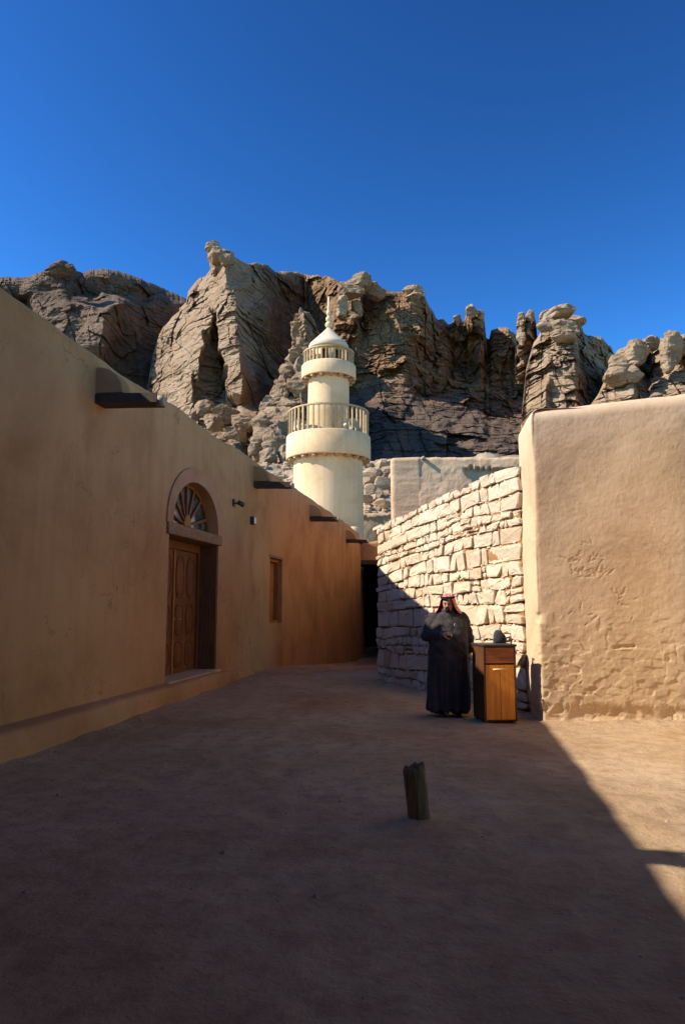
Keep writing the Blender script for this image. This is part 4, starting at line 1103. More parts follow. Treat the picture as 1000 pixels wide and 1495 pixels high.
cliff([(205, 640), (212, 585), (217, 556), (222, 522), (232, 490), (238, 478), (252, 462), (266, 450), (274, 441), (284, 424), (296, 408), (303, 399), (309, 391), (316, 383), (325, 374), (333, 369), (341, 373), (352, 380), (362, 384), (374, 383), (390, 386), (402, 396), (412, 398), (424, 396), (440, 400), (450, 402)],
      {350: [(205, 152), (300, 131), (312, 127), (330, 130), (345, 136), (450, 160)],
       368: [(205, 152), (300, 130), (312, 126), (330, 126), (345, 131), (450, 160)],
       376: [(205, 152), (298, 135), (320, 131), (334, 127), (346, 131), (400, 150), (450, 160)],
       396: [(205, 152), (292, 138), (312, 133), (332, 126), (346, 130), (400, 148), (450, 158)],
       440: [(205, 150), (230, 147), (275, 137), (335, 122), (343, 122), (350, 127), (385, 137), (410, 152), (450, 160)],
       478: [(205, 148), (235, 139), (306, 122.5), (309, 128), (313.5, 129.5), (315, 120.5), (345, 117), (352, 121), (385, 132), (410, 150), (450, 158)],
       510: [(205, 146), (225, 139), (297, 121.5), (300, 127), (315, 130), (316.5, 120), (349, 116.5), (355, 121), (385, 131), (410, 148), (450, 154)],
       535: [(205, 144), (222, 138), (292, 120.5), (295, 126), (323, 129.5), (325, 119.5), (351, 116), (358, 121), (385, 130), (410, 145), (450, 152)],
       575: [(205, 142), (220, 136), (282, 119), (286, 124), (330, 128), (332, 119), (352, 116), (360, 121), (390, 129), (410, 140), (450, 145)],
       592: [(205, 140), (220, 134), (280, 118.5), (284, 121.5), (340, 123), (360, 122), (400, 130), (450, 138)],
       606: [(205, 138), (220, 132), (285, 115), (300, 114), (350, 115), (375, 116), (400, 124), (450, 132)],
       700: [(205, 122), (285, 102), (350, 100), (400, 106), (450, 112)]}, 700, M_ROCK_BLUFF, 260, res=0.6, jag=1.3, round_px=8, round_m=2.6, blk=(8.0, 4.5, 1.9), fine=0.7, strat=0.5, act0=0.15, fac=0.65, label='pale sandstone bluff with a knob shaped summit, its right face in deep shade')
cliff([(398, 400), (408, 398), (424, 396), (440, 399), (455, 401), (475, 404), (487, 406), (498, 413), (505, 411), (514, 406), (528, 403), (541, 404), (544, 412), (556, 421), (570, 426), (588, 427), (591, 421), (600, 416), (612, 420), (620, 425), (621, 435), (624, 441), (633, 456), (637, 466), (646, 465), (652, 472), (655, 474), (662, 470), (663, 463), (672, 462), (676, 472), (679, 463), (682, 452), (690, 449), (696, 453), (700, 458), (706, 460), (708, 474), (710, 492), (714, 494), (717, 482), (728, 477), (743, 480), (750, 487), (760, 494), (778, 510)],
      {395: [(398, 168), (440, 158), (475, 150), (500, 141), (530, 136), (600, 139), (640, 146), (700, 150), (778, 160)],
       440: [(398, 170), (440, 161), (478, 150), (482, 141), (490, 137), (515, 132.5), (522, 138), (560, 136), (600, 134), (622, 136), (640, 147), (655, 146), (664, 146), (700, 146), (710, 154), (718, 152), (745, 150), (778, 160)],
       480: [(398, 170), (440, 163), (475, 152), (490, 138.5), (520, 134.5), (530, 138.5), (560, 136), (610, 132.5), (640, 145), (654, 147), (662, 144), (680, 144), (684, 140), (705, 141), (711, 156), (718, 149), (744, 147), (752, 155), (778, 158)],
       530: [(398, 166), (440, 158), (480, 144), (500, 137), (545, 134), (590, 131.5), (635, 139), (650, 141), (662, 150), (690, 151), (700, 142), (712, 150), (720, 146), (745, 146), (778, 154)],
       575: [(398, 158), (440, 150), (500, 134), (545, 131), (560, 128), (600, 131), (640, 137), (700, 141), (778, 146)],
       610: [(398, 148), (500, 126), (560, 121), (640, 127), (700, 129), (778, 132)],
       650: [(398, 134), (500, 113), (560, 107), (640, 110), (700, 112), (778, 115)],
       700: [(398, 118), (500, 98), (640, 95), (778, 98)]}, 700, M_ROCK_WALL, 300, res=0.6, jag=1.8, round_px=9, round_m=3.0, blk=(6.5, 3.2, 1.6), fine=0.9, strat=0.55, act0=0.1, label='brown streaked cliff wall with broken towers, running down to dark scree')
cliff([(355, 720), (362, 668), (367, 645), (371, 622), (380, 600), (390, 588), (394, 574), (404, 556), (410, 545), (420, 521), (428, 500), (431, 492), (424, 490), (423, 478), (430, 466), (437, 457), (444, 453), (452, 456), (459, 468), (464, 482), (478, 500), (492, 540), (510, 600)],
      {450: [(355, 112), (425, 104), (445, 100), (455, 102), (510, 116)],
       488: [(355, 110), (424, 103), (448, 98.5), (460, 102), (510, 114)],
       497: [(355, 110), (424, 106), (448, 102), (460, 105), (510, 114)],
       545: [(355, 108), (405, 102), (440, 96), (452, 97), (470, 103), (510, 112)],
       600: [(355, 104), (380, 99), (410, 92), (440, 91), (470, 98), (510, 106)],
       650: [(355, 98), (372, 95), (405, 86), (430, 87), (510, 96)],
       720: [(355, 84), (400, 76), (510, 80)]}, 725, M_ROCK_PALE, 340, res=0.6, jag=1.6, round_px=8, round_m=2.4, blk=(4.0, 2.2, 1.3), fine=0.9, strat=1.4, label='stepped rock pinnacle standing left of the minaret')
cliff([(752, 520), (754, 498), (754, 470), (757, 462), (764, 459), (766, 464), (768, 458), (773, 456), (780, 460), (783, 472), (784, 490), (792, 520)],
      {455: [(752, 133), (757, 130), (765, 129), (767, 132), (774, 129), (783, 135), (792, 138)], 500: [(752, 134), (758, 130), (768, 129), (776, 130), (792, 138)], 560: [(752, 132), (792, 134)]}, 560, M_ROCK_BUTTE, 370, res=0.5, jag=0.8, round_px=5, round_m=1.8, blk=(3.0, 2.0, 1.2), strat=1.2, label='twin stone pinnacles beside the right butte')
cliff([(762, 600), (766, 560), (768, 540), (773, 520), (779, 500), (786, 490), (790, 482), (788, 470), (789, 461), (798, 456), (812, 454), (822, 453), (830, 457), (838, 461), (846, 465), (849, 476), (853, 487), (862, 490), (880, 493), (884, 499), (892, 507), (897, 516), (910, 524), (930, 540)],
      {450: [(762, 130), (786, 124), (815, 119), (840, 121), (850, 128), (890, 140), (930, 150)],
       485: [(762, 130), (786, 123), (815, 118.5), (838, 119), (850, 126), (890, 138), (930, 146)],
       495: [(762, 128), (780, 123), (812, 116), (842, 117), (852, 125), (890, 136), (930, 146)],
       540: [(762, 126), (768, 122), (800, 114), (838, 113.5), (852, 118), (858, 122), (890, 134), (930, 142)],
       575: [(762, 123), (770, 119), (796, 111), (806, 114), (840, 112), (858, 120), (890, 131), (930, 138)],
       680: [(762, 106), (800, 98), (930, 108)]}, 680, M_ROCK_BUTTE, 400, res=0.6, jag=1.4, round_px=10, round_m=3.5, blk=(5.0, 3.0, 1.5), fine=1.0, strat=0.7, act0=-0.1, label='rounded sandstone butte above the right wall')
cliff([(850, 640), (862, 590), (874, 575), (884, 552), (888, 536), (895, 524), (901, 512), (912, 507), (925, 503), (936, 500), (945, 498), (960, 500), (980, 493), (1005, 486), (1040, 478), (1080, 480)],
      {480: [(850, 122), (900, 113), (930, 109), (950, 111), (980, 106), (1080, 98)],
       520: [(850, 121), (888, 113), (922, 106), (930, 109), (946, 117), (950, 112), (985, 105), (1080, 96)],
       550: [(850, 118), (884, 111), (922, 105), (932, 109), (945, 114), (952, 108), (985, 103), (1080, 95)],
       600: [(850, 112), (880, 104), (920, 100), (960, 100), (1080, 90)],
       680: [(850, 98), (1080, 80)]}, 680, M_ROCK_BUTTE, 430, res=0.7, jag=1.4, round_px=9, round_m=3.0, blk=(4.5, 2.6, 1.5), fine=0.9, strat=1.2, label='tan rock outcrop at the far right')

# ------------------------------------------------------------------ boulders on the bank between minaret and rear building
def boulder_mesh(seed, r, sub=3):
    bm = bmesh.new(); bmesh.ops.create_icosphere(bm, subdivisions=sub, radius=1.0)
    rr = random.Random(seed)
    planes = [(Vector((rr.gauss(0, 1), rr.gauss(0, 1), rr.gauss(0, 0.8))).normalized(), rr.uniform(0.48, 0.82)) for _ in range(11)]
    co = np.array([v.co[:] for v in bm.verts])
    nz = fbm(co[:, 0] * 2 + co[:, 2] * 1.3 + seed, co[:, 1] * 2 - co[:, 2], seed, 3)
    for v, q in zip(bm.verts, nz):
        p = v.co.copy()
        for nrm, d in planes:
            k = p.dot(nrm)
            if k > d: p -= nrm * (k - d) * 0.92
        p *= 1 + 0.05 * q
        v.co = Vector((p.x * r[0], p.y * r[1], p.z * r[2]))
    me = bpy.data.meshes.new('boulder'); bm.to_mesh(me); bm.free()
    me.materials.append(M_BOULDER)
    return me
BOUL = [(558, 711, 46.5, (0.85, 0.7, 0.85), 1, 'largest smooth pale boulder touching the rear building edge on the rubble bank'),
        (539, 694, 50.0, (0.9, 0.7, 0.55), 2, 'broad pale boulder near the top of the rubble bank beside the minaret'),
        (551, 690, 52.0, (0.55, 0.5, 0.5), 3, 'angular pale block high on the rubble bank above the largest boulder'),
        (534, 704, 47.5, (0.5, 0.45, 0.4), 4, 'small pale block close against the minaret edge on the rubble bank'),
        (541, 717, 45.0, (0.6, 0.5, 0.5), 5, 'jagged split boulder left of the largest smooth one'),
        (536, 729, 43.2, (0.95, 0.5, 0.28), 6, 'long flat slab lying low on the rubble bank by the minaret'),
        (560, 735, 42.6, (0.62, 0.45, 0.33), 7, 'low brown boulder under the largest smooth one, just above the coping'),
        (565, 689, 53.0, (0.7, 0.6, 0.5), 8, 'pale boulder on the bank crest against the dark scree, next to the rear building'),
        (546, 727, 43.8, (0.35, 0.35, 0.25), 9, 'small round stone between the flat slab and the low brown boulder')]
for px, py, Y, r, sd, lab in BOUL:
    p = at(px, py, Y)
    o = link_mesh('boulder', boulder_mesh(sd * 7 + 1, r)); o.location = p
    o.rotation_euler = (0, 0, sd * 1.3)
    tag(o, lab, 'boulder', 'boulders on the rubble bank')
# rounded rock lumps that crown or build up the cliffs: one mesh per cluster
def outcrop(blobs, Y, mat, seed, label):
    mb = MB()
    for k, b in enumerate(blobs):
        px, py, rx, ry_ = b[:4]; yy = b[4] if len(b) > 4 else Y
        me = boulder_mesh(seed * 31 + k, (1, 1, 1), 4)
        c = at(px, py, yy); m = yy / F_PX * 1.02
        a = rnd.uniform(0, 6.28); ca, sa = math.cos(a), math.sin(a)
        co = np.array([v.co[:] for v in me.vertices])
        co = np.stack([co[:, 0] * ca - co[:, 1] * sa, co[:, 0] * sa + co[:, 1] * ca, co[:, 2]], -1)
        w = co * np.array([rx * m * 1.12, rx * m * 1.05, ry_ * m * 1.65]) + np.array(c)
        w[:, 2] += 0.10 * m * ry_ * vn(w[:, 2] / (0.5), w[:, 0] / 6, seed + k)
        zz_ = w[:, 2] + 0.25 * fbm(w[:, 0] / 3, w[:, 1] / 3, seed, 2)
        d = 1 + 0.08 * cells(zz_ / 0.42, w[:, 0] / 9, seed + 5)[0] + 0.09 * cells(w[:, 0] / 0.8 + w[:, 1] * 0.6, zz_ / 0.6, seed + 6)[0] + 0.08 * fbm(w[:, 0] / 1.2 + w[:, 1], w[:, 2] / 0.8, seed + 9, 3)
        w = np.array(c) + (w - np.array(c)) * d[:, None]
        mb.add([tuple(q) for q in w], [tuple(p.vertices) for p in me.polygons], False)
        bpy.data.meshes.remove(me)
    o = mb.build('rock_outcrop', mat, None, weld=False)
    return tag(o, label, None, kind='structure')
outcrop([(441, 458, 8, 6, 100), (440, 468, 13, 8, 100), (442, 485, 21, 12, 100), (443, 503, 13, 9, 99), (434, 514, 13, 7, 98), (446, 516, 12, 8, 98), (430, 525, 18, 8, 97), (450, 528, 16, 8, 97), (419, 540, 14, 10, 96), (436, 542, 13, 13, 95.5), (411, 566, 17, 15, 94), (436, 564, 18, 17, 93), (396, 592, 17, 11, 92), (419, 592, 18, 10, 91), (391, 612, 22, 13, 90), (414, 612, 18, 12, 89), (384, 629, 18, 13, 89), (402, 631, 16, 12, 88), (382, 651, 18, 15, 86), (404, 650, 20, 18, 85), (371, 658, 9, 7, 85), (392, 672, 20, 12, 80), (420, 668, 18, 12, 80)], 95, M_ROCK_PALE, 3, 'stacked boulder pinnacle left of the minaret')
outcrop([(312, 362, 12, 6, 127), (317, 371, 17, 8, 127), (330, 378, 14, 8, 126.5), (314, 386, 10, 11, 130), (324, 388, 11, 10, 129), (337, 374, 8, 6, 128)], 126, M_ROCK_PALE, 4, 'knob of rock on the summit of the pale bluff')
outcrop([(527, 411, 17, 8, 131), (512, 424, 22, 10, 130), (545, 424, 18, 9, 133), (600, 423, 13, 7, 135), (604, 432, 17, 9, 135), (500, 447, 12, 13, 130), (520, 447, 10, 12, 133)], 132, M_ROCK_BUTTE, 5, 'loose blocks along the crest of the cliff wall')
outcrop([(91, 387, 10, 6, 142), (103, 395, 9, 7, 141), (86, 398, 22, 6, 141)], 142, M_ROCK_DARK, 6, 'small balanced rocks on top of the dark hill')
outcrop([(815, 462, 28, 8, 116), (838, 470, 14, 9, 118), (800, 473, 16, 8, 115), (820, 484, 28, 9, 114.5), (797, 462, 9, 6, 117)], 116, M_ROCK_BUTTE, 7, 'layered cap of the right butte')
outcrop([(690, 454, 9, 7, 139.5), (702, 461, 6, 6, 140), (668, 466, 7, 6, 143), (762, 465, 6, 6, 128.5), (774, 461, 6, 7, 128.5), (761, 478, 6, 7, 128.5), (760, 493, 7, 8, 128.5)], 140, M_ROCK_BUTTE, 8, 'rounded heads on the rock towers')
outcrop([(925, 520, 20, 14, 104), (905, 530, 16, 12, 104.5), (900, 548, 18, 9, 103.5), (925, 545, 14, 8, 103), (950, 502, 18, 6, 107), (980, 515, 18, 20, 103)], 104, M_ROCK_BUTTE, 9, 'rounded lumps of the far right outcrop')
outcrop([(300, 598, 20, 8, 112), (330, 604, 24, 8, 111), (355, 615, 22, 10, 108), (315, 618, 18, 10, 106), (345, 632, 20, 9, 102), (283, 604, 9, 7, 112)], 110, M_ROCK_PALE, 10, 'broken ledge of blocks at the foot of the pale bluff')
# loose rubble everywhere on the bank
mb = MB(); rr = random.Random(5)
for k in range(900):
    x = rr.uniform(-14, 9); y = 41.6 + 20 * rr.random() ** 1.3
    r = rr.uniform(0.10, 0.36) * (1 if rr.random() < 0.85 else 1.8)
    z = float(gz(np.array(x), np.array(y)))
    n = 6; vs = []
    for lv, f in ((-0.5, 0.8), (0.15, 1.0), (0.55, 0.6)):
        for i in range(n):
            a = 2 * math.pi * i / n + rr.uniform(-0.3, 0.3)
            vs.append((x + r * f * math.cos(a) * rr.uniform(0.8, 1.25), y + r * f * math.sin(a) * rr.uniform(0.8, 1.2), z + r * lv * rr.uniform(0.7, 1.3) + r * 0.2))
    mb.add(vs, [(k2 * n + i, k2 * n + (i + 1) % n, (k2 + 1) * n + (i + 1) % n, (k2 + 1) * n + i) for k2 in range(2) for i in range(n)] + [tuple(range(2 * n, 3 * n))])
o = mb.build('rubble', M_BOULDER, None, weld=False); tag(o, 'loose pale rubble strewn over the bank behind the minaret', None, kind='stuff')

# grit and pebbles on the lane, thickest along the walls
mb = MB(); rr = random.Random(15)
for k in range(3200):
    m = rr.random()
    if m < 0.35: q = lw(rr.uniform(-3, 12), 0, 0.42 + abs(rr.gauss(0, 0.22))); x, y = q.x, q.y
    elif m < 0.5: q = sw(rr.uniform(0, SL), 0, 0.08 + abs(rr.gauss(0, 0.15))); x, y = q.x, q.y
    elif m < 0.65: x, y = rr.uniform(2.7, 5.2), 10.05 - abs(rr.gauss(0, 0.2))
    else: x, y = rr.uniform(-3, 4), rr.uniform(2.5, 17)
    z = float(gz(np.array(x), np.array(y))); r_ = rr.uniform(0.004, 0.014) * (2.0 if rr.random() < 0.06 else 1)
    a0 = rr.uniform(0, 6.28)
    vs = [(x + r_ * math.cos(a0 + i * 1.2566) * rr.uniform(0.7, 1.3), y + r_ * math.sin(a0 + i * 1.2566) * rr.uniform(0.7, 1.3), z - 0.002) for i in range(5)] + [(x, y, z + r_ * rr.uniform(0.5, 0.9))]
    mb.add(vs, [(i, (i + 1) % 5, 5) for i in range(5)])
o = mb.build('pebbles', M_PEBBLE, None, weld=False); tag(o, 'scattered grit and small pebbles on the lane', None, kind='stuff')

# ------------------------------------------------------------------ cabinet (a small wooden reception stand)
CX0, CX1, CY0, CY1, CH = 1.885, 2.345, 10.05, 10.56, 1.06
cab = empty('wooden_cabinet', ((CX0 + CX1) / 2, (CY0 + CY1) / 2, 0), 'waist high wooden cabinet with dark top and pale bar handle beside the robed man', 'cabinet')
mb = MB(); mb.box(CX0, CX0 + 0.022, CY0, CY1, 0.03, CH - 0.03); mb.box(CX1 - 0.022, CX1, CY0, CY1, 0.03, CH - 0.03); mb.box(CX0 + 0.022, CX1 - 0.022, CY1 - 0.02, CY1, 0.03, CH - 0.03)
mb.box(CX0 + 0.022, CX1 - 0.022, CY0 + 0.03, CY1 - 0.02, 0.03, 0.06)
bevel(mb.build('carcase', M_CABINET_EDGE, cab, weld=False), 0.003, 1)
mb = MB(); mb.box(CX0 - 0.012, CX1 + 0.012, CY0 - 0.015, CY1 + 0.012, CH - 0.03, CH); bevel(mb.build('top', M_BLACKMETAL, cab), 0.004)
mb = MB(); mb.box(CX0 + 0.026, CX1 - 0.026, CY0 + 0.002, CY0 + 0.03, CH - 0.255, CH - 0.042); bevel(mb.build('drawer_front', M_CABINET_DARK, cab), 0.004)
for k in range(2):
    xa = CX0 + 0.026 + k * (CX1 - CX0 - 0.052) / 2
    mb = MB(); mb.box(xa + 0.002, xa + (CX1 - CX0 - 0.052) / 2 - 0.002, CY0 + 0.004 , CY0 + 0.026, 0.055, CH - 0.275); bevel(mb.build('door_panel', M_CABINET, cab), 0.004)
hx = (CX0 + CX1) / 2 - 0.02
mb = MB(); mb.tube((hx - 0.085, CY0 - 0.03, CH - 0.335), (hx + 0.085, CY0 - 0.03, CH - 0.33), 0.010)
for q in (-0.07, 0.07): mb.tube((hx + q, CY0 - 0.03, CH - 0.333), (hx + q, CY0 + 0.006, CH - 0.333), 0.007, n=8)
t = NT('pale_handle', 0.4, 0.5); t.color((0.72, 0.55, 0.28)); mb.build('handle', t.m, cab)
for q in (CX0 + 0.02, CX1 - 0.06):
    for y in (CY0 + 0.012, CY1 - 0.05):
        mb = MB(); mb.box(q, q + 0.04, y, y + 0.04, -0.01, 0.032); mb.build('foot', M_CABINET_EDGE, cab)
cab.rotation_euler = (0, 0, math.radians(7))
# soft dark bag on the cabinet's back corner
bag = empty('fabric_bag', (2.235, 10.44, CH), 'slumped dark grey bag on the back corner of the wooden cabinet', 'bag')
mb = MB(); rows = []
for k, (z, rx, ry_, ox) in enumerate([(0.0, 0.075, 0.055, 0), (0.015, 0.09, 0.065, 0), (0.06, 0.095, 0.066, 0.0), (0.11, 0.082, 0.055, -0.006), (0.15, 0.055, 0.04, -0.016), (0.175, 0.03, 0.022, -0.022), (0.185, 0.004, 0.004, -0.025)]):
    for i in range(18):
        a = 2 * math.pi * i / 18; w = 1 + 0.10 * math.sin(3 * a + k) + 0.05 * math.sin(7 * a)
        rows.append((2.235 + ox + rx * w * math.cos(a), 10.44 + ry_ * w * math.sin(a), CH + z))
mb.add(rows, [(k * 18 + i, k * 18 + (i + 1) % 18, (k + 1) * 18 + (i + 1) % 18, (k + 1) * 18 + i) for k in range(6) for i in range(18)], True); mb.build('body', M_BAG, bag)
mb = MB(); mb.path([(2.30, 10.44, CH + 0.06), (2.345, 10.34, CH + 0.085), (2.372, 10.33, CH + 0.03), (2.374, 10.33, CH - 0.10)], [0.012, 0.012, 0.012, 0.010], 8); mb.build('strap', M_BAG, bag)

# ------------------------------------------------------------------ old wooden post in the foreground
sp_ = empty('wooden_post', (0.565, 5.62, 0), 'short weathered wooden post stump leaning alone in the shaded lane', 'post')
n = 26; rows = []
zs_ = [-0.06, 0.0, 0.03, 0.10, 0.18, 0.26, 0.33, 0.375, 0.395]
for k, z in enumerate(zs_):
    a = np.linspace(0, 2 * np.pi, n, endpoint=False)
    r = 0.083 + 0.02 * math.exp(-max(z, 0) / 0.03) * 0.6
    rr_ = r * (1 + 0.24 * fbm(np.cos(a) * 1.6 + 3, np.sin(a) * 1.6 + z * 1.5, 141, 3) - 0.13 * np.exp(-((np.mod(a - 0.4 + z, 2 * np.pi) - 4.9) / 0.12) ** 2) - 0.10 * np.abs(vn(a * 3.5, np.full(n, z * 2), 142)))
    if k == len(zs_) - 1: rr_ = rr_ * 0.9
    lean = -0.035 * z / 0.4
    zt = z + (0.016 * np.cos(a - 0.3) + 0.020 * vn(a * 2.4, a * 0, 143)) * (z / 0.4) ** 3 if z > 0.2 else np.full(n, z)
    rows.append(np.stack([0.565 + lean + rr_ * np.cos(a), 5.62 + 0.9 * rr_ * np.sin(a), zt], -1))
c0 = rows[-1].mean(0)
for f, dz in ((0.6, -0.012), (0.05, -0.018)):
    q = c0 + (rows[-1] - c0) * f; q[:, 2] = rows[-1][:, 2] * 1 + dz; rows.append(q)
grid_mesh('post', np.array(rows), M_STUMP, sp_, closed=True)

# ------------------------------------------------------------------ the man in the dark robe
MP = Vector((1.545, 10.74, 0))
man = empty('person', MP, 'heavy man in a long charcoal robe and red checked headscarf standing by the wooden cabinet', 'person')
def L(x, y, z): return (MP.x + x, MP.y + y, z)
def loft(mb, rings, n=28, pw=2.0):
    vs = []
    for z, cx, cy, rx, ry_ in rings:
        for i in range(n):
            a = 2 * math.pi * i / n; ca, sa = math.cos(a), math.sin(a)
            vs.append(L(cx + rx * math.copysign(abs(ca) ** (2 / pw), ca), cy + ry_ * math.copysign(abs(sa) ** (2 / pw), sa), z))
    m = len(rings)
    fs = [(k * n + i, k * n + (i + 1) % n, (k + 1) * n + (i + 1) % n, (k + 1) * n + i) for k in range(m - 1) for i in range(n)]
    fs += [tuple(range(n))[::-1], tuple(range((m - 1) * n, m * n))]
    return mb.add(vs, fs, True)
def fuse(name, mb, mat, vox, parent, smooth_it=6):
    o = mb.build(name, mat, parent, weld=True)
    md = o.modifiers.new('r', 'REMESH'); md.mode = 'VOXEL'; md.voxel_size = vox; md.use_smooth_shade = True
    sm = o.modifiers.new('s', 'SMOOTH'); sm.iterations = smooth_it; sm.factor = 0.5
    evaluated(o)
    o.data.materials.clear(); o.data.materials.append(mat)
    return o
t = NT('skin', 0.55, 0.35); t.color(t.ramp(t.noise(scale=30, detail=4), [(0.3, (0.32, 0.165, 0.095)), (0.7, (0.41, 0.225, 0.14))])); M_SKIN = t.m
t = NT('charcoal_cloth', 0.8, 0.2); t.color(t.ramp(t.noise(scale=6, detail=4), [(0.3, (0.034, 0.028, 0.028)), (0.7, (0.050, 0.042, 0.043))])); t.bump(t.noise(scale=380, detail=2), 0.3, 0.001); M_ROBE = t.m
t = NT('red_check_cloth', 0.85, 0.15)
ck = t.n('ShaderNodeTexChecker'); ck.inputs['Scale'].default_value = 62
t.l(t.pos, ck.inputs['Vector']); ck.inputs['Color1'].default_value = (0.52, 0.03, 0.025, 1); ck.inputs['Color2'].default_value = (0.68, 0.36, 0.32, 1)
t.color(ck.outputs['Color']); M_SCARF = t.m
M_CORD = plain('black_cord', (0.012, 0.011, 0.012), 0.8, 0.2)
M_BEARD = plain('dark_beard', (0.02, 0.014, 0.01), 0.85, 0.2)
M_SHOE = plain('black_leather', (0.018, 0.016, 0.015), 0.4, 0.4)
t = NT('eye', 0.2, 0.5); t.color((0.03, 0.02, 0.015)); M_EYE = t.m
t = NT('white_collar', 0.8, 0.2); t.color((0.55, 0.54, 0.55)); M_TRIM = t.m

HT = Matrix.Translation(L(0.0, -0.055, 1.615)) @ Matrix.Rotation(math.radians(-16), 4, 'Z') @ Matrix.Rotation(math.radians(8), 4, 'X')
def hd(x, y, z): return HT @ Vector((x, y, z))
R3 = HT.to_3x3()
mb = MB()
mb.ell(hd(0, 0.01, 0.015), (0.078, 0.094, 0.105), 22, 16, R3)            # skull
mb.ell(hd(0, -0.028, -0.055), (0.064, 0.062, 0.062), 18, 12, R3)         # jaw and cheeks
mb.ell(hd(0, -0.062, -0.088), (0.03, 0.024, 0.024), 12, 8, R3)           # chin
mb.ell(hd(0.038, -0.060, -0.028), (0.026, 0.02, 0.026), 12, 8, R3); mb.ell(hd(-0.038, -0.060, -0.028), (0.026, 0.02, 0.026), 12, 8, R3)
mb.ell(hd(0, -0.078, 0.030), (0.055, 0.018, 0.013), 14, 8, R3)           # brow
mb.path([hd(0, -0.082, 0.02), hd(0, -0.096, -0.005), hd(0, -0.108, -0.024), hd(0, -0.092, -0.034)], [0.010, 0.012, 0.017, 0.010], 10)
for q in (-1, 1): mb.ell(hd(q * 0.015, -0.094, -0.028), (0.010, 0.012, 0.009), 8, 6, R3); mb.ell(hd(q * 0.082, 0.015, -0.01), (0.012, 0.022, 0.032), 10, 8, R3)
mb.ell(hd(0, -0.088, -0.050), (0.024, 0.010, 0.006), 10, 6, R3); mb.ell(hd(0, -0.086, -0.061), (0.021, 0.010, 0.007), 10, 6, R3)
mb.path([L(0, 0.01, 1.40), L(0, -0.02, 1.50), L(0, -0.045, 1.60)], [0.075, 0.064, 0.06], 16)
loft(mb, [(0.82, 0, 0, 0.19, 0.15), (1.0, 0, -0.01, 0.21, 0.18), (1.2, 0, 0, 0.20, 0.15), (1.36, 0, 0.01, 0.19, 0.12), (1.43, 0, 0.01, 0.10, 0.08)])
for q in (-1, 1): mb.path([L(q * 0.1, 0, 0.9), L(q * 0.11, -0.01, 0.5), L(q * 0.11, 0.02, 0.12), L(q * 0.115, -0.02, 0.05)], [0.10, 0.07, 0.045, 0.04], 14)
SHL, ELL, WRL = L(-0.20, 0.02, 1.395), L(-0.305, -0.005, 1.15), L(-0.115, -0.262, 1.175)       # his right arm, bent across the belly
SHR, ELR, WRR = L(0.205, 0.03, 1.395), L(0.305, 0.09, 1.13), L(0.315, 0.035, 0.90)
for a, b, c in ((SHL, ELL, WRL), (SHR, ELR, WRR)): mb.path([a, b], [0.06, 0.045], 12); mb.path([b, c], [0.045, 0.029], 12)
def hand(mb, wr, d, palm, curl, k=1.0):
    """palm with four unequal bent fingers and a thumb from the side; d = along the hand, palm = palm normal"""
    w = Vector(wr); d = Vector(d).normalized(); nrm = Vector(palm); nrm = (nrm - d * nrm.dot(d)).normalized(); side = d.cross(nrm)
    mb.path([w - d * 0.01, w + d * 0.02, w + d * 0.055, w + d * 0.088], [0.026, 0.03, 0.034, 0.03], 12)
    for q in (-0.024, 0.0, 0.024): mb.path([w + d * 0.02 + side * q * 0.8, w + d * 0.088 + side * q * 1.1], [0.016, 0.0145], 8)
    for i, (q, ln) in enumerate(((-0.033, 0.066), (-0.011, 0.078), (0.011, 0.072), (0.032, 0.056))):
        p = w + d * 0.088 + side * q; pts = [p - d * 0.02]; a = curl * 0.25
        dirv = d
        for seg in (0.45, 0.32, 0.25):
            dirv = (d * math.cos(a) + nrm * math.sin(a)); p = p + dirv * ln * seg; pts.append(p); a += curl
        mb.path(pts, [0.0105, 0.010, 0.009, 0.007], 8)
    p = w + d * 0.025 + side * -0.03
    mb.path([p, p + (d * 0.5 - side * 0.75 + nrm * 0.3) * 0.036, p + (d * 0.95 - side * 0.75 + nrm * 0.55) * 0.055, p + (d * 1.15 - side * 0.4 + nrm * 0.8) * 0.065], [0.014, 0.0125, 0.011, 0.008], 8)
hand(mb, WRL, (0.75, -0.30, 0.10), (0.1, 0.5, -0.9), 0.85)
hand(mb, WRR, (0.05, -0.10, -1.0), (-0.9, 0.1, 0), 0.45)
fuse('body', mb, M_SKIN, 0.0065, man, 3)

# robe: torso, skirt and sleeves in one garment
mb = MB()
loft(mb, [(0.09, -0.01, 0.0, 0.305, 0.235), (0.11, -0.01, 0.0, 0.31, 0.24), (0.35, -0.01, 0.0, 0.30, 0.235), (0.65, -0.005, -0.01, 0.29, 0.235), (0.90, 0, -0.02, 0.288, 0.245), (1.03, 0, -0.03, 0.285, 0.255), (1.15, 0, -0.025, 0.28, 0.24), (1.28, 0, -0.005, 0.275, 0.20), (1.37, 0, 0.008, 0.255, 0.16), (1.43, 0, 0.012, 0.20, 0.13), (1.475, 0, 0.0, 0.115, 0.10), (1.50, 0, -0.012, 0.085, 0.085), (1.525, 0, -0.016, 0.08, 0.08)], 40, 2.2)
V_ = Vector
def sleeve(a, b, c, ra, rb, rc_):
    a, b, c = V_(a), V_(b), V_(c)
    mb.path([a + (a - b).normalized() * 0.02, a.lerp(b, 0.35), a.lerp(b, 0.7), b], [ra * 1.02, ra, (ra + rb) / 2, rb], 18); mb.ell(b, (rb, rb, rb), 16, 10)
    mb.path([b, b.lerp(c, 0.5), c], [rb, (rb + rc_) / 2, rc_], 16)
    mb.ell(a, (ra, ra, ra), 16, 10)
sleeve(SHL, ELL, WRL, 0.098, 0.083, 0.058)
sleeve(SHR, ELR, WRR, 0.098, 0.083, 0.062)
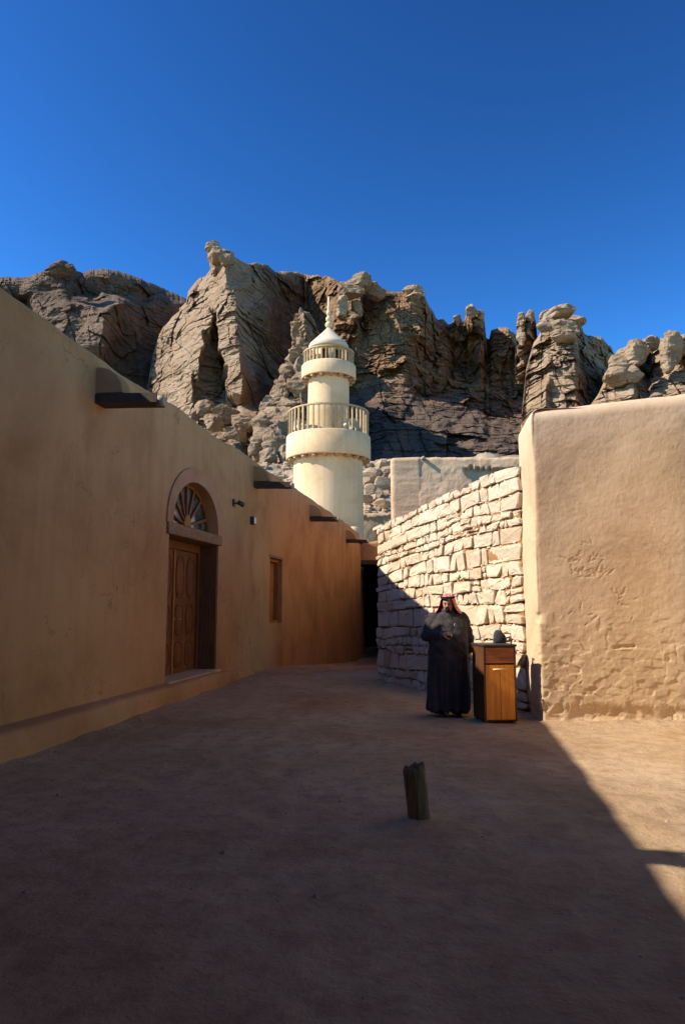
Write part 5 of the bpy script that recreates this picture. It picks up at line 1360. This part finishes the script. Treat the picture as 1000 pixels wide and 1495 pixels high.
robe = fuse('robe', mb, M_ROBE, 0.011, man, 7)
me = robe.data
co = np.zeros(len(me.vertices) * 3); me.vertices.foreach_get('co', co); co = co.reshape(-1, 3)
no = np.zeros(len(me.vertices) * 3); me.vertices.foreach_get('normal', no); no = no.reshape(-1, 3)
ang = np.arctan2(co[:, 1], co[:, 0])
low = sstep(1.05, 0.2, co[:, 2])
fold = low * (0.030 * np.sin(ang * 9 + 1.5 * vn(ang * 2, co[:, 2] * 1.5, 151)) + 0.014 * np.sin(ang * 17 + 2 * vn(ang * 3, co[:, 2] * 2, 152)))
fold += (1 - low) * (0.018 * fbm(co[:, 0] * 9 + co[:, 2] * 6, co[:, 2] * 9 - co[:, 0] * 5, 153, 3) + 0.012 * np.abs(vn(co[:, 0] * 16 + co[:, 2] * 14, co[:, 1] * 10, 154)))
co += no * fold[:, None]
me.vertices.foreach_set('co', co.ravel()); me.update()
mb = MB(); mb.lathe([(0.088, 1.495), (0.092, 1.53), (0.086, 1.54), (0.080, 1.53)], 26, L(0, -0.014, 0)); mb.build('collar', M_ROBE, man)
mb = MB(); 
for z, y in ((1.40, -0.152), (1.33, -0.186), (1.25, -0.217)): mb.ell(L(0.0, y - 0.004, z), (0.007, 0.005, 0.007), 8, 6)
mb.build('button', M_BAG, man)
mb = MB(); mb.path([L(0.075, -0.176, 1.33), L(0.066, -0.186, 1.30), L(0.085, -0.186, 1.29)], [0.004, 0.004, 0.004], 6); mb.build('pen_clip', M_TRIM, man)
for q in (-1, 1):
    mb = MB(); mb.ell(hd(q * 0.031, -0.079, 0.006), (0.015, 0.010, 0.009), 10, 8, R3); mb.build('eye', M_EYE, man)
mb = MB()
mb.ell(hd(0, -0.066, -0.083), (0.042, 0.034, 0.030), 14, 10, R3); mb.path([hd(-0.034, -0.088, -0.058), hd(-0.016, -0.1, -0.043), hd(0.016, -0.1, -0.043), hd(0.034, -0.088, -0.058)], [0.006, 0.008, 0.008, 0.006], 8)
mb.build('beard', M_BEARD, man)
# headscarf: draped open-fronted cloth
def hair(): pass
rowsS = [(0.135, 0.006, 0.0), (0.130, 0.052, 0.0), (0.108, 0.084, 0.0), (0.075, 0.100, 0.0), (0.030, 0.108, 0.02), (-0.015, 0.116, 0.06), (-0.060, 0.140, 0.12), (-0.105, 0.168, 0.20), (-0.140, 0.200, 0.28), (-0.165, 0.240, 0.36), (-0.195, 0.275, 0.42)]
NP = 44; P = np.zeros((len(rowsS), NP, 3))
for k, (z, r, dr) in enumerate(rowsS):
    op = math.radians(0 if k < 3 else [0, 0, 0, 44, 50, 54, 58, 62, 60, 74, 92][k])       # half opening of the front
    for i in range(NP):
        f = i / (NP - 1)
        a = -math.pi / 2 + op + (2 * math.pi - 2 * op - (math.radians(20) if 3 <= k < 8 else 0)) * f
        w = 1 + (0.035 * math.sin(a * 7 + k * 0.4) + 0.03 * math.sin(a * 13 + 1)) * min(1, k / 6)
        ry_ = r * 1.16 if k < 6 else r * (1.1 - 0.05 * (k - 5))
        x = r * w * math.cos(a); y = 0.01 + ry_ * w * math.sin(a)
        if k >= 8 : x *= 1.05; y = 0.03 + 0.62 * ry_ * w * math.sin(a)
        if k >= 8 and x < 0: x *= 1.12
        zz = z + 0.012 * math.sin(a * 5 + k)
        P[k, i] = hd(x, y, zz) if k < 8 else Vector(L(x, y - 0.01, 1.615 + zz - 0.01))
o = grid_mesh('headscarf', P, M_SCARF, man, flip=True)
md = o.modifiers.new('s', 'SOLIDIFY'); md.thickness = 0.006; md.offset = 1; ss_ = o.modifiers.new('u', 'SUBSURF'); ss_.levels = 1; ss_.render_levels = 1
evaluated(o); o.data.materials.clear(); o.data.materials.append(M_SCARF)
mb = MB()
for z, r in ((0.088, 0.098), (0.103, 0.092)):
    pts = [hd(r * math.cos(2 * math.pi * i / 32), 0.008 + r * 1.15 * math.sin(2 * math.pi * i / 32), z) for i in range(33)]
    mb.path(pts, 0.0105, 8)
mb.build('head_cord', M_CORD, man)
for q in (-1, 1):
    mb = MB(); mb.ell(L(q * 0.115, -0.10, 0.035), (0.05, 0.135, 0.04), 16, 10); mb.box(MP.x + q * 0.115 - 0.048, MP.x + q * 0.115 + 0.048, MP.y - 0.22, MP.y + 0.03, -0.003, 0.018)
    fuse('shoe', mb, M_SHOE, 0.008, man, 3)
